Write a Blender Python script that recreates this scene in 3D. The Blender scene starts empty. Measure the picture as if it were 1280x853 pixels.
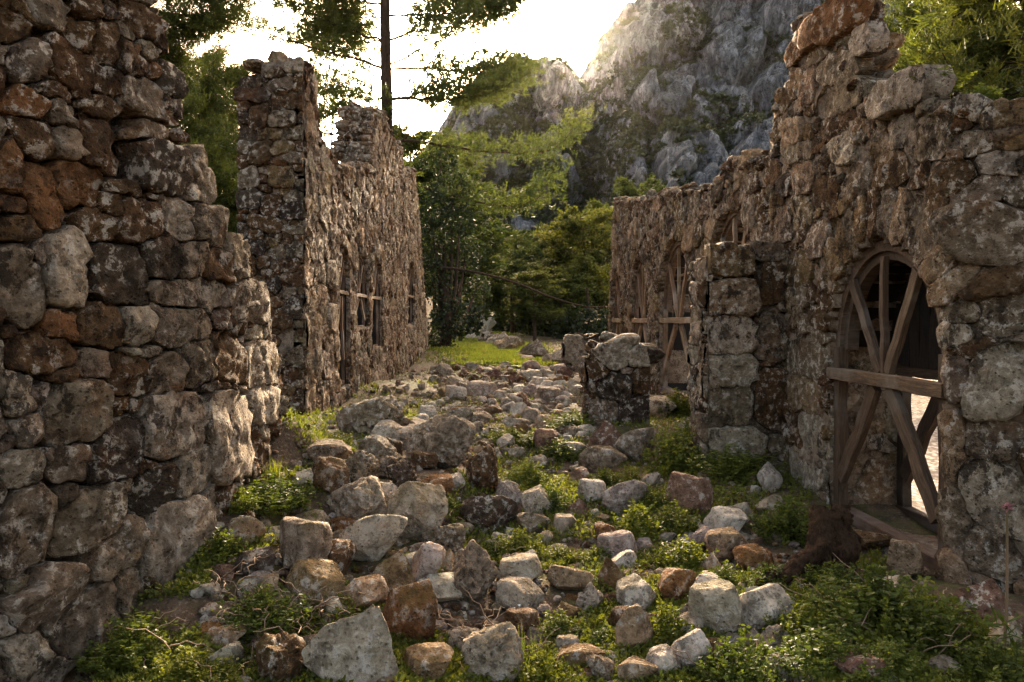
import bpy, bmesh, math, random
import numpy as np
from mathutils import Vector, Matrix
random.seed(7)
rng = np.random.default_rng(7)
SC = bpy.context.scene
COL = SC.collection

# ---------------------------------------------------------------- camera, sky, sun, exposure
F, HX, HY, CZ = 1000.0, 640.0, 400.0, 1.65          # focal length and horizon in photo pixels, eye height
cam_d = bpy.data.cameras.new('camera'); cam = bpy.data.objects.new('camera', cam_d); COL.objects.link(cam)
cam.location = (0, 0, CZ); cam.rotation_euler = (math.radians(90), 0, 0)
cam_d.sensor_width = 36; cam_d.lens = F / 1280 * 36
cam_d.shift_y = (HY - 426.5) / 1280
cam_d.clip_start = 0.05; cam_d.clip_end = 3000
SC.camera = cam

SUN_EL, SUN_AZ = math.radians(18.2), math.radians(4.2)   # just over the notch of the ridge
W = bpy.data.worlds.new('World'); SC.world = W; W.use_nodes = True
wn = W.node_tree.nodes; wl = W.node_tree.links
bg = wn['Background']; bg.inputs['Strength'].default_value = 0.125
sky = wn.new('ShaderNodeTexSky'); sky.sky_type = 'NISHITA'; sky.sun_disc = False
sky.sun_elevation = SUN_EL; sky.sun_rotation = SUN_AZ
sky.air_density = 0.6; sky.dust_density = 7.0; sky.ozone_density = 0.4
warm = wn.new('ShaderNodeMixRGB'); warm.blend_type = 'MULTIPLY'; warm.inputs[0].default_value = 1.0
warm.inputs[2].default_value = (1.0, 0.85, 0.67, 1)        # evening white balance over the whole sky
wl.new(sky.outputs[0], warm.inputs[1]); wl.new(warm.outputs[0], bg.inputs['Color'])
sun_d = bpy.data.lights.new('sun', 'SUN'); sun = bpy.data.objects.new('sun', sun_d); COL.objects.link(sun)
sun_d.energy = 5.0; sun_d.angle = math.radians(3); sun_d.color = (1.0, 0.82, 0.6)
sdir = Vector((math.sin(SUN_AZ) * math.cos(SUN_EL), math.cos(SUN_AZ) * math.cos(SUN_EL), math.sin(SUN_EL)))
sun.rotation_euler = sdir.to_track_quat('Z', 'Y').to_euler()
vs = SC.view_settings
vs.view_transform = 'Standard'; vs.look = 'None'; vs.gamma = 1; vs.exposure = 3.4; vs.use_curve_mapping = False
SC.cycles.max_bounces = 5; SC.cycles.diffuse_bounces = 3; SC.cycles.glossy_bounces = 2
SC.cycles.transmission_bounces = 3; SC.cycles.transparent_max_bounces = 8; SC.cycles.volume_bounces = 1
SC.cycles.use_denoising = True

# ---------------------------------------------------------------- helpers
def P(px, py, d):
    return np.array([(px - HX) / F * d, d, CZ - (py - HY) / F * d])

def _hash(ix, iy, iz, seed):
    h = (ix.astype(np.int64) * 374761393 + iy.astype(np.int64) * 668265263 + iz.astype(np.int64) * 2147483647 + seed * 144665) & 0xFFFFFFFF
    h = ((h ^ (h >> 13)) * 1274126177) & 0xFFFFFFFF
    h = (h ^ (h >> 16)) & 0xFFFFFFFF
    h = (h * 2246822519) & 0xFFFFFFFF
    return ((h ^ (h >> 15)) & 0xFFFFFF) / float(0xFFFFFF)

def vnoise(p, seed=0):
    p = np.asarray(p, float); i = np.floor(p); f = p - i; f = f * f * f * (f * (f * 6 - 15) + 10)
    x, y, z = i[..., 0].astype(np.int64), i[..., 1].astype(np.int64), i[..., 2].astype(np.int64)
    fx, fy, fz = f[..., 0], f[..., 1], f[..., 2]
    r = 0
    for dx in (0, 1):
        for dy in (0, 1):
            for dz in (0, 1):
                w = (fx if dx else 1 - fx) * (fy if dy else 1 - fy) * (fz if dz else 1 - fz)
                r = r + w * _hash(x + dx, y + dy, z + dz, seed)
    return r * 2 - 1

def fbm(p, octs=4, lac=2.1, gain=0.5, seed=0):
    p = np.asarray(p, float); a, s, t = 1.0, 0, 0
    for o in range(octs):
        s = s + a * vnoise(p, seed + o * 17); t += a; p = p * lac + 3.7; a *= gain
    return s / t

def new_mesh(name, V, faces, mat=None, smooth=True, tint=None):
    """faces: list of (n,k) int arrays"""
    me = bpy.data.meshes.new(name)
    V = np.asarray(V, np.float32); me.vertices.add(len(V)); me.vertices.foreach_set('co', V.ravel())
    faces = [np.asarray(f, np.int32) for f in faces if len(f)]
    loops = np.concatenate([f.ravel() for f in faces])
    tot = np.concatenate([np.full(len(f), f.shape[1], np.int32) for f in faces])
    me.loops.add(len(loops)); me.loops.foreach_set('vertex_index', loops)
    me.polygons.add(len(tot)); st = np.zeros(len(tot), np.int32); st[1:] = np.cumsum(tot)[:-1]
    me.polygons.foreach_set('loop_start', st)
    me.polygons.foreach_set('use_smooth', np.full(len(tot), smooth, bool))
    if tint is not None:
        a = me.attributes.new('tint', 'FLOAT_COLOR', 'POINT')
        t = np.ones((len(V), 4), np.float32); t[:, :3] = tint; a.data.foreach_set('color', t.ravel())
    me.update(calc_edges=True); me.validate()
    if mat: me.materials.append(mat)
    return me

def link(name, me, parent=None, color=None):
    o = bpy.data.objects.new(name, me); COL.objects.link(o)
    if parent is not None: o.parent = parent
    if color is not None: o.color = (*color, 1)
    return o

def tag(o, label=None, cat=None, group=None, kind=None):
    if label: o['label'] = label
    if cat: o['category'] = cat
    if group: o['group'] = group
    if kind: o['kind'] = kind
    return o

def empty(name, loc, label, cat, group=None):
    o = bpy.data.objects.new(name, None); COL.objects.link(o); o.location = loc; o.empty_display_size = 0.2
    return tag(o, label, cat, group)

def put(o, parent):
    """parent keeping world placement of data built in world coordinates"""
    o.parent = parent; o.matrix_parent_inverse = Matrix.Translation(parent.location).inverted()
    return o

def tube(pts, rad, k=6):
    """returns verts, quads of a tapered tube along pts"""
    pts = np.asarray(pts, float); n = len(pts); rad = np.broadcast_to(np.asarray(rad, float), (n,))
    T = np.gradient(pts, axis=0); T /= np.linalg.norm(T, axis=1)[:, None] + 1e-9
    up = np.array([0.13, 0.21, 1.0]) if abs(T[:, 2]).mean() < 0.8 else np.array([1.0, 0.2, 0.1])
    A = np.cross(T, up); A /= np.linalg.norm(A, axis=1)[:, None] + 1e-9; B = np.cross(T, A)
    th = np.linspace(0, 2 * np.pi, k, endpoint=False)
    V = (pts[:, None] + rad[:, None, None] * (np.cos(th)[None, :, None] * A[:, None] + np.sin(th)[None, :, None] * B[:, None])).reshape(-1, 3)
    i = np.arange(n - 1)[:, None] * k; j = np.arange(k)[None]; j2 = (j + 1) % k
    Q = np.stack([i + j, i + j2, i + k + j2, i + k + j], -1).reshape(-1, 4)
    return V, Q

class Acc:
    """collects pieces of one mesh"""
    def __init__(s): s.V, s.F, s.T, s.n = [], {}, [], 0
    def add(s, V, Fc, tint=None):
        V = np.asarray(V); 
        for f in (Fc if isinstance(Fc, list) else [Fc]):
            f = np.asarray(f)
            if len(f): s.F.setdefault(f.shape[1], []).append(f + s.n)
        s.V.append(V); s.n += len(V)
        s.T.append(np.tile(np.asarray(tint if tint is not None else (1, 1, 1), float), (len(V), 1)))
    def mesh(s, name, mat, smooth=True, tint=False):
        return new_mesh(name, np.concatenate(s.V), [np.concatenate(f) for f in s.F.values()], mat, smooth,
                        np.concatenate(s.T) if tint else None)

def smooth_line(pts, n):
    pts = np.asarray(pts, float); m = len(pts)
    Pp = np.vstack([2 * pts[0] - pts[1], pts, 2 * pts[-1] - pts[-2]])
    t = np.linspace(0, m - 1 - 1e-6, n); i = t.astype(int); u = (t - i)[:, None]
    a, b, c, d = Pp[i], Pp[i + 1], Pp[i + 2], Pp[i + 3]
    return 0.5 * (2 * b + (c - a) * u + (2 * a - 5 * b + 4 * c - d) * u ** 2 + (3 * b - a - 3 * c + d) * u ** 3)

# ---------------------------------------------------------------- materials
class NT:
    def __init__(s, name):
        s.m = bpy.data.materials.new(name); s.m.use_nodes = True; s.t = s.m.node_tree; s.n = s.t.nodes; s.l = s.t.links
        s.b = s.n['Principled BSDF']; s.out = s.n['Material Output']; s.b.inputs['Specular IOR Level'].default_value = 0.25
    def pos(s, scale=(1, 1, 1), src='Position'):
        if src == 'Position': o = s.n.new('ShaderNodeNewGeometry').outputs['Position']
        else: o = s.n.new('ShaderNodeTexCoord').outputs[src]
        mp = s.n.new('ShaderNodeMapping'); mp.inputs['Scale'].default_value = scale; s.l.new(o, mp.inputs[0]); return mp.outputs[0]
    def noise(s, v, scale, detail=4, rough=0.6, dist=0.0):
        t = s.n.new('ShaderNodeTexNoise'); t.inputs['Scale'].default_value = scale; t.inputs['Detail'].default_value = detail
        t.inputs['Roughness'].default_value = rough; t.inputs['Distortion'].default_value = dist; s.l.new(v, t.inputs['Vector']); return t.outputs[0]
    def ramp(s, f, stops):
        r = s.n.new('ShaderNodeValToRGB'); e = r.color_ramp.elements
        while len(e) < len(stops): e.new(0.5)
        for el, (p, c) in zip(e, stops): el.position = p; el.color = (*c, 1) if len(c) == 3 else c
        s.l.new(f, r.inputs[0]); return r.outputs[0]
    def step(s, f, a, b):
        r = s.n.new('ShaderNodeMapRange'); r.inputs[1].default_value = a; r.inputs[2].default_value = b; r.interpolation_type = 'SMOOTHSTEP'
        s.l.new(f, r.inputs[0]); return r.outputs[0]
    def mix(s, f, a, b, mode='MIX'):
        m = s.n.new('ShaderNodeMixRGB'); m.blend_type = mode
        for v, k in ((f, 0), (a, 1), (b, 2)):
            if isinstance(v, (int, float)): m.inputs[k].default_value = v
            elif isinstance(v, tuple): m.inputs[k].default_value = (*v, 1)
            else: s.l.new(v, m.inputs[k])
        return m.outputs[0]
    def math(s, op, a, b):
        m = s.n.new('ShaderNodeMath'); m.operation = op
        for v, k in ((a, 0), (b, 1)):
            if isinstance(v, (int, float)): m.inputs[k].default_value = v
            else: s.l.new(v, m.inputs[k])
        return m.outputs[0]
    def bump(s, h, strength, dist):
        b = s.n.new('ShaderNodeBump'); b.inputs['Strength'].default_value = strength; b.inputs['Distance'].default_value = dist
        s.l.new(h, b.inputs['Height']); s.l.new(b.outputs[0], s.b.inputs['Normal'])
    def done(s, color, rough=0.9):
        if isinstance(color, tuple): s.b.inputs['Base Color'].default_value = (*color, 1)
        else: s.l.new(color, s.b.inputs['Base Color'])
        s.b.inputs['Roughness'].default_value = rough; return s.m

def stone_mat(name, attr=False, lichen=0.55, dark=0.55, rust=0.3, moss=0.0, scale=1.0, bump=1.0):
    N = NT(name); v = N.pos()
    if attr:
        a = N.n.new('ShaderNodeAttribute'); a.attribute_name = 'tint'; base = a.outputs['Color']
    else: base = N.n.new('ShaderNodeObjectInfo').outputs['Color']
    n_big = N.noise(v, 3.2 * scale, 3, 0.55); n_mid = N.noise(v, 15 * scale, 8, 0.72, 0.12); n_fine = N.noise(v, 46 * scale, 5, 0.7)
    n_d = N.noise(N.pos((1, 1, 0.7)), 12 * scale, 9, 0.76, 0.15)
    var = N.ramp(n_mid, [(0.3, (0.34, 0.31, 0.27)), (0.7, (1.5, 1.47, 1.42))])
    c = N.mix(1.0, base, var, 'MULTIPLY')
    c = N.mix(N.math('MULTIPLY', N.step(n_big, 0.54, 0.72), rust), c, (0.20, 0.085, 0.028))
    c = N.mix(N.math('MULTIPLY', N.math('MULTIPLY', N.step(n_mid, 0.53, 0.575), N.step(N.noise(v, 2.1 * scale, 3), 0.36, 0.58)), lichen * 1.25), c, (0.60, 0.53, 0.43))
    c = N.mix(N.math('MULTIPLY', N.math('MULTIPLY', N.step(n_d, 0.50, 0.55), N.step(N.noise(N.pos((1.3, 1.3, 1.3)), 1.7 * scale, 3), 0.64, 0.40)), dark), c, (0.030, 0.019, 0.012))
    sp = N.n.new('ShaderNodeTexVoronoi'); sp.inputs['Scale'].default_value = 34 * scale; N.l.new(v, sp.inputs['Vector'])
    pit = N.step(sp.outputs['Distance'], 0.30, 0.12)
    c = N.mix(N.math('MULTIPLY', N.math('MULTIPLY', pit, N.step(n_fine, 0.42, 0.6)), 0.75 * dark + 0.12), c, (0.03, 0.021, 0.015))
    if moss:
        nz = N.n.new('ShaderNodeSeparateXYZ'); N.l.new(N.n.new('ShaderNodeNewGeometry').outputs['Normal'], nz.inputs[0])
        f = N.math('MULTIPLY', N.step(n_big, 0.5, 0.62), N.step(nz.outputs[2], 0.1, 0.8))
        c = N.mix(N.math('MULTIPLY', f, moss), c, (0.075, 0.075, 0.018))
    h = N.math('ADD', N.math('MULTIPLY', n_mid, 0.6), N.math('MULTIPLY', n_fine, 0.35))
    h = N.math('SUBTRACT', h, N.math('MULTIPLY', pit, 0.22))
    N.b.inputs['Specular IOR Level'].default_value = 0.08
    N.bump(h, bump, 0.12 / scale)
    return N.done(c, 0.93)

M = {}
M['stone'] = stone_mat('weathered_stone', lichen=0.62, dark=0.85, rust=0.4)
M['stone_bits'] = stone_mat('weathered_stone_bits', attr=True, lichen=0.55, dark=0.8, rust=0.4)
M['rubble'] = stone_mat('rubble_stone', lichen=0.7, dark=0.6, rust=0.2, moss=0.35)
M['rubble_bits'] = stone_mat('rubble_stone_bits', attr=True, lichen=0.55, dark=0.4, rust=0.15, moss=0.3)

def mortar_mat(name, c0, c1, scale):
    N = NT(name); v = N.pos(); a = N.noise(v, 9 * scale, 7, 0.72, 0.1); b = N.noise(v, 38 * scale, 6, 0.75); g = N.noise(v, 2.2, 3)
    c = N.mix(N.step(a, 0.36, 0.62), c0, c1)
    c = N.mix(N.math('MULTIPLY', N.step(b, 0.54, 0.66), 0.7), c, (0.40, 0.35, 0.29))
    c = N.mix(N.math('MULTIPLY', N.step(b, 0.46, 0.36), 0.8), c, (0.035, 0.025, 0.018))
    c = N.mix(N.math('MULTIPLY', N.step(g, 0.5, 0.7), 0.4), c, (0.16, 0.075, 0.03))
    N.bump(N.math('ADD', N.math('MULTIPLY', a, 0.6), N.math('MULTIPLY', b, 0.5)), 1.0, 0.06)
    return N.done(c, 0.95)
M['mortar'] = mortar_mat('earth_mortar', (0.026, 0.017, 0.010), (0.11, 0.075, 0.046), 1.0)
M['plaster'] = mortar_mat('worn_plaster', (0.075, 0.049, 0.029), (0.27, 0.20, 0.135), 1.0)

def wood_mat():
    N = NT('old_timber'); v = N.pos((1.2, 14, 14), 'Object'); oi = N.n.new('ShaderNodeObjectInfo')
    g = N.noise(v, 3.0, 6, 0.7, 1.2); f = N.noise(N.pos((2.5, 50, 50), 'Object'), 3.0, 4, 0.7); k = N.noise(N.pos(), 4, 3)
    c = N.ramp(g, [(0.28, (0.022, 0.013, 0.007)), (0.5, (0.085, 0.05, 0.027)), (0.72, (0.19, 0.125, 0.072))])
    c = N.mix(N.math('MULTIPLY', N.step(f, 0.53, 0.66), 0.75), c, (0.025, 0.015, 0.009))
    c = N.mix(N.math('MULTIPLY', N.step(k, 0.45, 0.7), 0.5), c, (0.07, 0.042, 0.024))
    c = N.mix(N.math('MULTIPLY', N.step(N.noise(N.pos(), 2.3, 4), 0.5, 0.66), 0.55), c, (0.20, 0.165, 0.13))
    c = N.mix(1.0, c, oi.outputs['Color'], 'MULTIPLY')
    N.bump(N.math('ADD', g, N.math('MULTIPLY', f, 0.6)), 0.5, 0.012)
    return N.done(c, 0.8)
M['wood'] = wood_mat()

def leaf_mat(name, c0, c1, trans=0.45, nscale=3.0, dead=None):
    N = NT(name); oi = N.n.new('ShaderNodeObjectInfo'); v = N.pos()
    c = N.mix(N.step(N.noise(v, nscale, 3), 0.3, 0.7), c0, c1)
    c = N.mix(N.math('MULTIPLY', N.step(N.noise(v, nscale * 9, 2), 0.45, 0.7), 0.5), c, tuple(min(1, x * 1.7) for x in c1))
    c = N.mix(1.0, c, N.ramp(oi.outputs['Random'], [(0.0, (0.75, 0.85, 0.9)), (0.5, (1, 1, 1)), (1.0, (1.35, 1.2, 0.8))]), 'MULTIPLY')
    if dead: c = N.mix(N.math('MULTIPLY', N.step(N.noise(v, nscale * 2.3, 3), 0.55, 0.7), 0.6), c, dead)
    N.l.new(c, N.b.inputs['Base Color']); N.b.inputs['Roughness'].default_value = 0.6
    tr = N.n.new('ShaderNodeBsdfTranslucent'); N.l.new(N.mix(1.0, c, (1.15, 1.2, 0.6), 'MULTIPLY'), tr.inputs['Color'])
    ms = N.n.new('ShaderNodeMixShader'); ms.inputs[0].default_value = trans
    N.l.new(N.b.outputs[0], ms.inputs[1]); N.l.new(tr.outputs[0], ms.inputs[2]); N.l.new(ms.outputs[0], N.out.inputs['Surface'])
    return N.m
M['pine'] = leaf_mat('pine_needles', (0.036, 0.050, 0.012), (0.088, 0.098, 0.022), 0.34, 0.6)
M['pine_dark'] = leaf_mat('dark_pine_needles', (0.035, 0.046, 0.010), (0.085, 0.092, 0.018), 0.4, 0.5)
M['bush'] = leaf_mat('dark_leaves', (0.012, 0.018, 0.006), (0.034, 0.042, 0.013), 0.25, 1.0)
M['weed'] = leaf_mat('weed_leaves', (0.040, 0.052, 0.008), (0.105, 0.118, 0.016), 0.4, 4.0)
M['cover'] = leaf_mat('cover_leaves', (0.062, 0.072, 0.010), (0.14, 0.145, 0.02), 0.4, 2.0, dead=(0.12, 0.08, 0.035))
M['grass'] = leaf_mat('grass_blades', (0.07, 0.095, 0.014), (0.15, 0.165, 0.03), 0.45, 1.3, dead=(0.20, 0.14, 0.06))
M['shrub'] = leaf_mat('mountain_shrub', (0.022, 0.028, 0.010), (0.05, 0.052, 0.02), 0.2, 0.05)

def bark_mat(name, c0, c1, sc=16):
    N = NT(name); N.b.inputs['Specular IOR Level'].default_value = 0.06; a = N.noise(N.pos((1, 1, 0.35)), sc, 7, 0.75, 0.3)
    N.bump(a, 0.9, 0.03); return N.done(N.ramp(a, [(0.3, c0), (0.7, c1)]), 0.95)
M['bark'] = bark_mat('pine_bark', (0.018, 0.012, 0.008), (0.085, 0.055, 0.035))
M['dead_bark'] = bark_mat('dead_bark', (0.004, 0.0025, 0.0015), (0.075, 0.043, 0.024), 42)
N = NT('dry_twig'); M['twig'] = N.done(N.ramp(N.noise(N.pos(), 9, 4), [(0.3, (0.10, 0.06, 0.035)), (0.7, (0.32, 0.22, 0.14))]), 0.9)
N = NT('stalk'); M['stalk'] = N.done(N.ramp(N.noise(N.pos(), 5, 2), [(0.3, (0.08, 0.06, 0.025)), (0.7, (0.16, 0.10, 0.06))]), 0.7)
N = NT('stalk_flower'); M['flower'] = N.done((0.22, 0.09, 0.09), 0.8)
N = NT('petal'); M['petal'] = N.done((0.75, 0.74, 0.68), 0.7)
TINT = dict(grey=(0.22, 0.168, 0.115), pale=(0.38, 0.31, 0.23), white=(0.54, 0.47, 0.38), brown=(0.125, 0.073, 0.037), rust=(0.21, 0.105, 0.045),
            tan=(0.31, 0.215, 0.13), dark=(0.085, 0.062, 0.044), ochre=(0.21, 0.14, 0.07), red=(0.20, 0.115, 0.08), pink=(0.36, 0.28, 0.235))
def jit(c, a=0.18):
    k = 1 + random.uniform(-a, a); return tuple(max(0.01, x * k * (1 + random.uniform(-a, a) * 0.25)) for x in c)
# ---------------------------------------------------------------- ground
_gc = [(640,853,0),(640,700,.08),(640,600,.15),(640,540,.3),(640,500,.4),(640,470,.5),(640,450,.55),(640,430,.6),(612,414,.85),
       (110,853,.0),(270,640,.56),(345,520,.93),(400,524,.57),(430,700,.22),(470,600,.42),(480,525,.58),(550,560,.45),(300,700,.34),(395,585,.6),
       (533,440,.77),(460,480,.62),(200,740,.30),(1100,680,.10),(1230,760,.18),(920,590,.28),(990,605,.24),(770,530,.45),(840,500,.47),(730,460,.55),
       (760,450,.6),(700,853,0),(900,853,0),(1150,853,.05),(850,700,.06),(800,600,.2),(1060,700,.06),(350,853,.05),(560,500,.42)]
_g = []
for px, py, z in _gc:
    d = (CZ - z) * F / (py - HY); _g.append(((px - HX) / F * d, d, z))
_g += [(-8, 3, .4), (-8, 12, .9), (-9, 25, 1.2), (5, 5, .0), (7, 10, .1), (9, 20, .3), (4, 8, .0), (5, 14, .2), (0, -5, 0), (-6, -5, 0.2), (6, -5, 0), (-3, 1.5, 0.1), (3, 1.5, 0.05),
       (5, 30, .75), (-6, 40, 1.0), (8, 60, 1.4), (-15, 60, 1.8), (0, 75, 2.4), (30, 60, 2.0), (-40, 40, 3), (40, 20, 1), (0, 140, 6), (80, 140, 6), (-80, 140, 6), (90, 30, 2), (-90, 0, 3), (90, -60, 0), (-90, -60, 0), (0, -60, 0)]
_g = np.array(_g)
def gz(x, y, fine=True):
    x = np.asarray(x, float); y = np.asarray(y, float); sh = np.broadcast(x, y).shape
    x = np.broadcast_to(x, sh).ravel(); y = np.broadcast_to(y, sh).ravel()
    z = np.empty(len(x))
    for a in range(0, len(x), 20000):
        d2 = (x[a:a+20000, None] - _g[None, :, 0]) ** 2 + (y[a:a+20000, None] - _g[None, :, 1]) ** 2
        w = 1 / (d2 + 0.04) ** 1.6
        z[a:a+20000] = (w * _g[None, :, 2]).sum(1) / w.sum(1)
    if fine:
        p = np.stack([x, y, x * 0], -1); z = z + 0.045 * fbm(p * 2.3, 3, seed=5) + 0.012 * fbm(p * 11, 2, seed=9)
    return z.reshape(sh)
def on_ground(px, py):
    """point where the sight line through a photo pixel meets the ground"""
    z = 0.2
    for _ in range(10):
        d = (CZ - z) * F / max(py - HY, 4.0); d = min(d, 80); z = 0.5 * z + 0.5 * float(gz((px - HX) / F * d, d, False))
    z = float(gz((px - HX) / F * d, d)); return np.array([(px - HX) / F * d, d, z])
def warp(n, near, far, p=3.2):
    t = np.linspace(-1, 1, n); return near * t + np.sign(t) * (far - near) * np.abs(t) ** (p * 2.2)
xs = warp(300, 7.5, 690)
ys = np.concatenate([np.linspace(-680, -20, 12), np.linspace(-18, 1.5, 14), np.linspace(1.6, 16, 230), 16 + (np.linspace(0.01, 1, 130) ** 3.0) * 660])
X, Y = np.meshgrid(xs, ys); Z = gz(X, Y)
nx, ny = len(xs), len(ys); ii = (np.arange(ny - 1)[:, None] * nx + np.arange(nx - 1)[None])
Q = np.stack([ii, ii + 1, ii + nx + 1, ii + nx], -1).reshape(-1, 4)
N = NT('ground_soil'); v = N.pos()
a = N.noise(v, 1.3, 5, 0.65); b = N.noise(v, 7, 6, 0.7); c_ = N.noise(v, 45, 5, 0.75)
c = N.ramp(b, [(0.3, (0.045, 0.028, 0.016)), (0.55, (0.11, 0.070, 0.040)), (0.75, (0.19, 0.135, 0.085))])
c = N.mix(N.math('MULTIPLY', N.step(c_, 0.55, 0.68), 0.8), c, (0.30, 0.24, 0.175))
c = N.mix(N.math('MULTIPLY', N.step(c_, 0.45, 0.33), 0.8), c, (0.022, 0.014, 0.008))
c = N.mix(N.math('MULTIPLY', N.step(a, 0.46, 0.60), 0.8), c, N.mix(N.step(b, 0.35, 0.65), (0.030, 0.034, 0.007), (0.085, 0.085, 0.016)))
# gravel yard beyond the right-hand wall, open-sky light put into its pale colour
sx = N.n.new('ShaderNodeSeparateXYZ'); N.l.new(N.n.new('ShaderNodeNewGeometry').outputs['Position'], sx.inputs[0])
vg = N.n.new('ShaderNodeTexVoronoi'); vg.inputs['Scale'].default_value = 16; N.l.new(v, vg.inputs['Vector'])
gr = N.mix(N.step(vg.outputs['Distance'], 0.1, 0.7), (0.62, 0.55, 0.47), (0.22, 0.17, 0.13))
gm = N.math('MULTIPLY', N.step(sx.outputs[0], 3.05, 3.2), N.step(sx.outputs[1], 26, 22))
c = N.mix(gm, c, gr)
N.bump(N.math('ADD', b, N.math('MULTIPLY', c_, 0.7)), 0.9, 0.05)
tag(link('ground', new_mesh('ground', np.stack([X, Y, Z], -1).reshape(-1, 3), [Q], N.done(c, 0.95))), kind='structure')

# grass-and-earth path behind the rubble, a thin sheet over the ground
def path_line(y): return -0.2 - (y - 21) * 0.075
yy = np.linspace(18.5, 48, 110); uu = np.linspace(-1, 1, 22)
Yp, U = np.meshgrid(yy, uu, indexing='ij'); half = 1.5 * np.clip((Yp - 18.3) / 2, 0.1, 1) + 0.3 * vnoise(np.stack([Yp * .8, U * 0, U * 0], -1), 3)
Xp = path_line(Yp) + U * half
Zp = gz(Xp, Yp) + 0.05 * (1 - U ** 4) + 0.004 - 0.03 * (np.abs(U) > .99)
k = np.arange(109)[:, None] * 22 + np.arange(21)[None]
N = NT('path_grass'); v = N.pos(); a = N.noise(v, 1.1, 4); b = N.noise(v, 22, 4, .7)
c = N.mix(N.step(b, .35, .65), (0.15, 0.165, 0.012), (0.27, 0.27, 0.03)); c = N.mix(N.step(a, .5, .62), c, (0.27, 0.19, 0.085)); N.bump(b, .8, .05)
tag(link('path', new_mesh('path', np.stack([Xp, Yp, Zp], -1).reshape(-1, 3), [np.stack([k, k + 22, k + 23, k + 1], -1).reshape(-1, 4)], N.done(c, .95))), kind='structure')

# ---------------------------------------------------------------- mountain
px = np.linspace(250, 1560, 620); tt = np.linspace(0, 1.12, 300)
crest = 5 * fbm(np.stack([px / 14, px * 0, px * 0], -1), 3, seed=71) * np.interp(px, [690, 715, 740], [1, .2, 1]) + np.interp(px, [250, 400, 480, 540, 560, 580, 605, 640, 665, 690, 715, 724, 736, 748, 775, 800, 850, 950, 1050, 1150, 1230, 1300, 1420, 1560],
                  [370, 330, 262, 178, 150, 118, 92, 80, 76, 84, 92, 100, 80, 48, 22, 4, -40, -95, -105, -45, 10, 90, 180, 260])
base_d = np.interp(px, [250, 540, 700, 760, 900, 1560], [260, 215, 215, 180, 150, 150])
crest_d = np.interp(px, [250, 540, 700, 730, 800, 1000, 1560], [330, 300, 315, 330, 350, 400, 400])
PX, T = np.meshgrid(px, tt)
tc = np.clip(T, 0, 1); g = tc ** 1.15
D = base_d + (crest_d - base_d) * g
rav = np.interp(tc, [0, .35, .7, 1], [672, 742, 742, 727])
gul = np.exp(-((PX - rav) / 26.0) ** 2) * (0.35 + 0.65 * np.sin(np.pi * np.clip(tc, 0, .97)))
D = D + 34 * gul
py = 408 + (crest - 408) * tc
Xm = (PX - HX) / F * D; Zm = CZ - (py - HY) / F * D
Ym = D.copy()
over = np.clip(T - 1, 0, 1)                                  # the back slope behind the crest
Ym += over * 900; Zm -= over * over * 6000 + over * 250
pt = np.stack([Xm, Ym, Zm], -1)
big = fbm(pt * np.array([1/38, 1/60, 1/46]), 4, seed=21)
warpx = pt + 9 * np.stack([fbm(pt / 30, 3, seed=31), fbm(pt / 30, 3, seed=32), fbm(pt / 30, 3, seed=33)], -1)
flute = 1 - np.abs(fbm(warpx * np.array([1/9.0, 1/14, 1/34]), 4, seed=41)) * 2
fine = fbm(warpx * np.array([1/2.8, 1/4, 1/5.5]), 3, seed=51)
led = np.sin((Zm + 10 * big) / 7.0) * 0.9
def worley(u, v, seed):
    i, j = np.floor(u), np.floor(v); f1 = np.full(u.shape, 9.0); f2 = f1.copy()
    for di in (-1, 0, 1):
        for dj in (-1, 0, 1):
            a, b = i + di, j + dj; q = np.zeros_like(a)
            d = np.hypot(a + _hash(a, b, q, seed) - u, b + _hash(a, b, q, seed + 1) - v); f2 = np.where(d < f1, f1, np.minimum(f2, d)); f1 = np.minimum(f1, d)
    return f1, f2
wx, wz = warpx[..., 0], warpx[..., 2]
k1, k2 = worley(wx / 34, wz / 44 + 3, 5); m1, m2 = worley(wx / 12.5 + 7, wz / 19, 9); s1, s2 = worley(wx / 5 + 2, wz / 9, 13)
cr1, cr2, cr3 = np.clip((k2 - k1) / .30, 0, 1) ** .6, np.clip((m2 - m1) / .32, 0, 1) ** .6, np.clip((s2 - s1) / .35, 0, 1) ** .6
disp = 16 * big + 15 * (cr1 - .6) + 6.5 * (cr2 - .6) + 2.6 * (cr3 - .6) + 3.5 * flute + 2.4 * fine + led
disp *= np.clip((tc) * 6, 0, 1) * np.clip(1.0 - gul * .4, 0, 1) * np.interp(np.clip(T, 0, 1.12), [0, .9, 1, 1.12], [1, 1, .45, .35])
Ym -= disp * 0.85; Zm += disp * 0.30 * np.interp(T, [0, .9, 1, 1.2], [1, 1, .6, .6])
nx, ny = len(px), len(tt); ii = (np.arange(ny - 1)[:, None] * nx + np.arange(nx - 1)[None])
Q = np.stack([ii, ii + 1, ii + nx + 1, ii + nx], -1).reshape(-1, 4)
N = NT('mountain_rock'); v = N.pos((1, 1, 0.42)); a = N.noise(v, 0.22, 7, 0.7, 0.2); b = N.noise(N.pos(), 0.055, 6, 0.65); f = N.noise(v, 0.9, 5, 0.72)
c = N.ramp(a, [(0.36, (0.05, 0.051, 0.052)), (0.5, (0.15, 0.153, 0.157)), (0.63, (0.32, 0.326, 0.335))])
c = N.mix(N.math('MULTIPLY', N.step(f, 0.5, 0.35), 0.55), c, (0.04, 0.038, 0.034))
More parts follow.
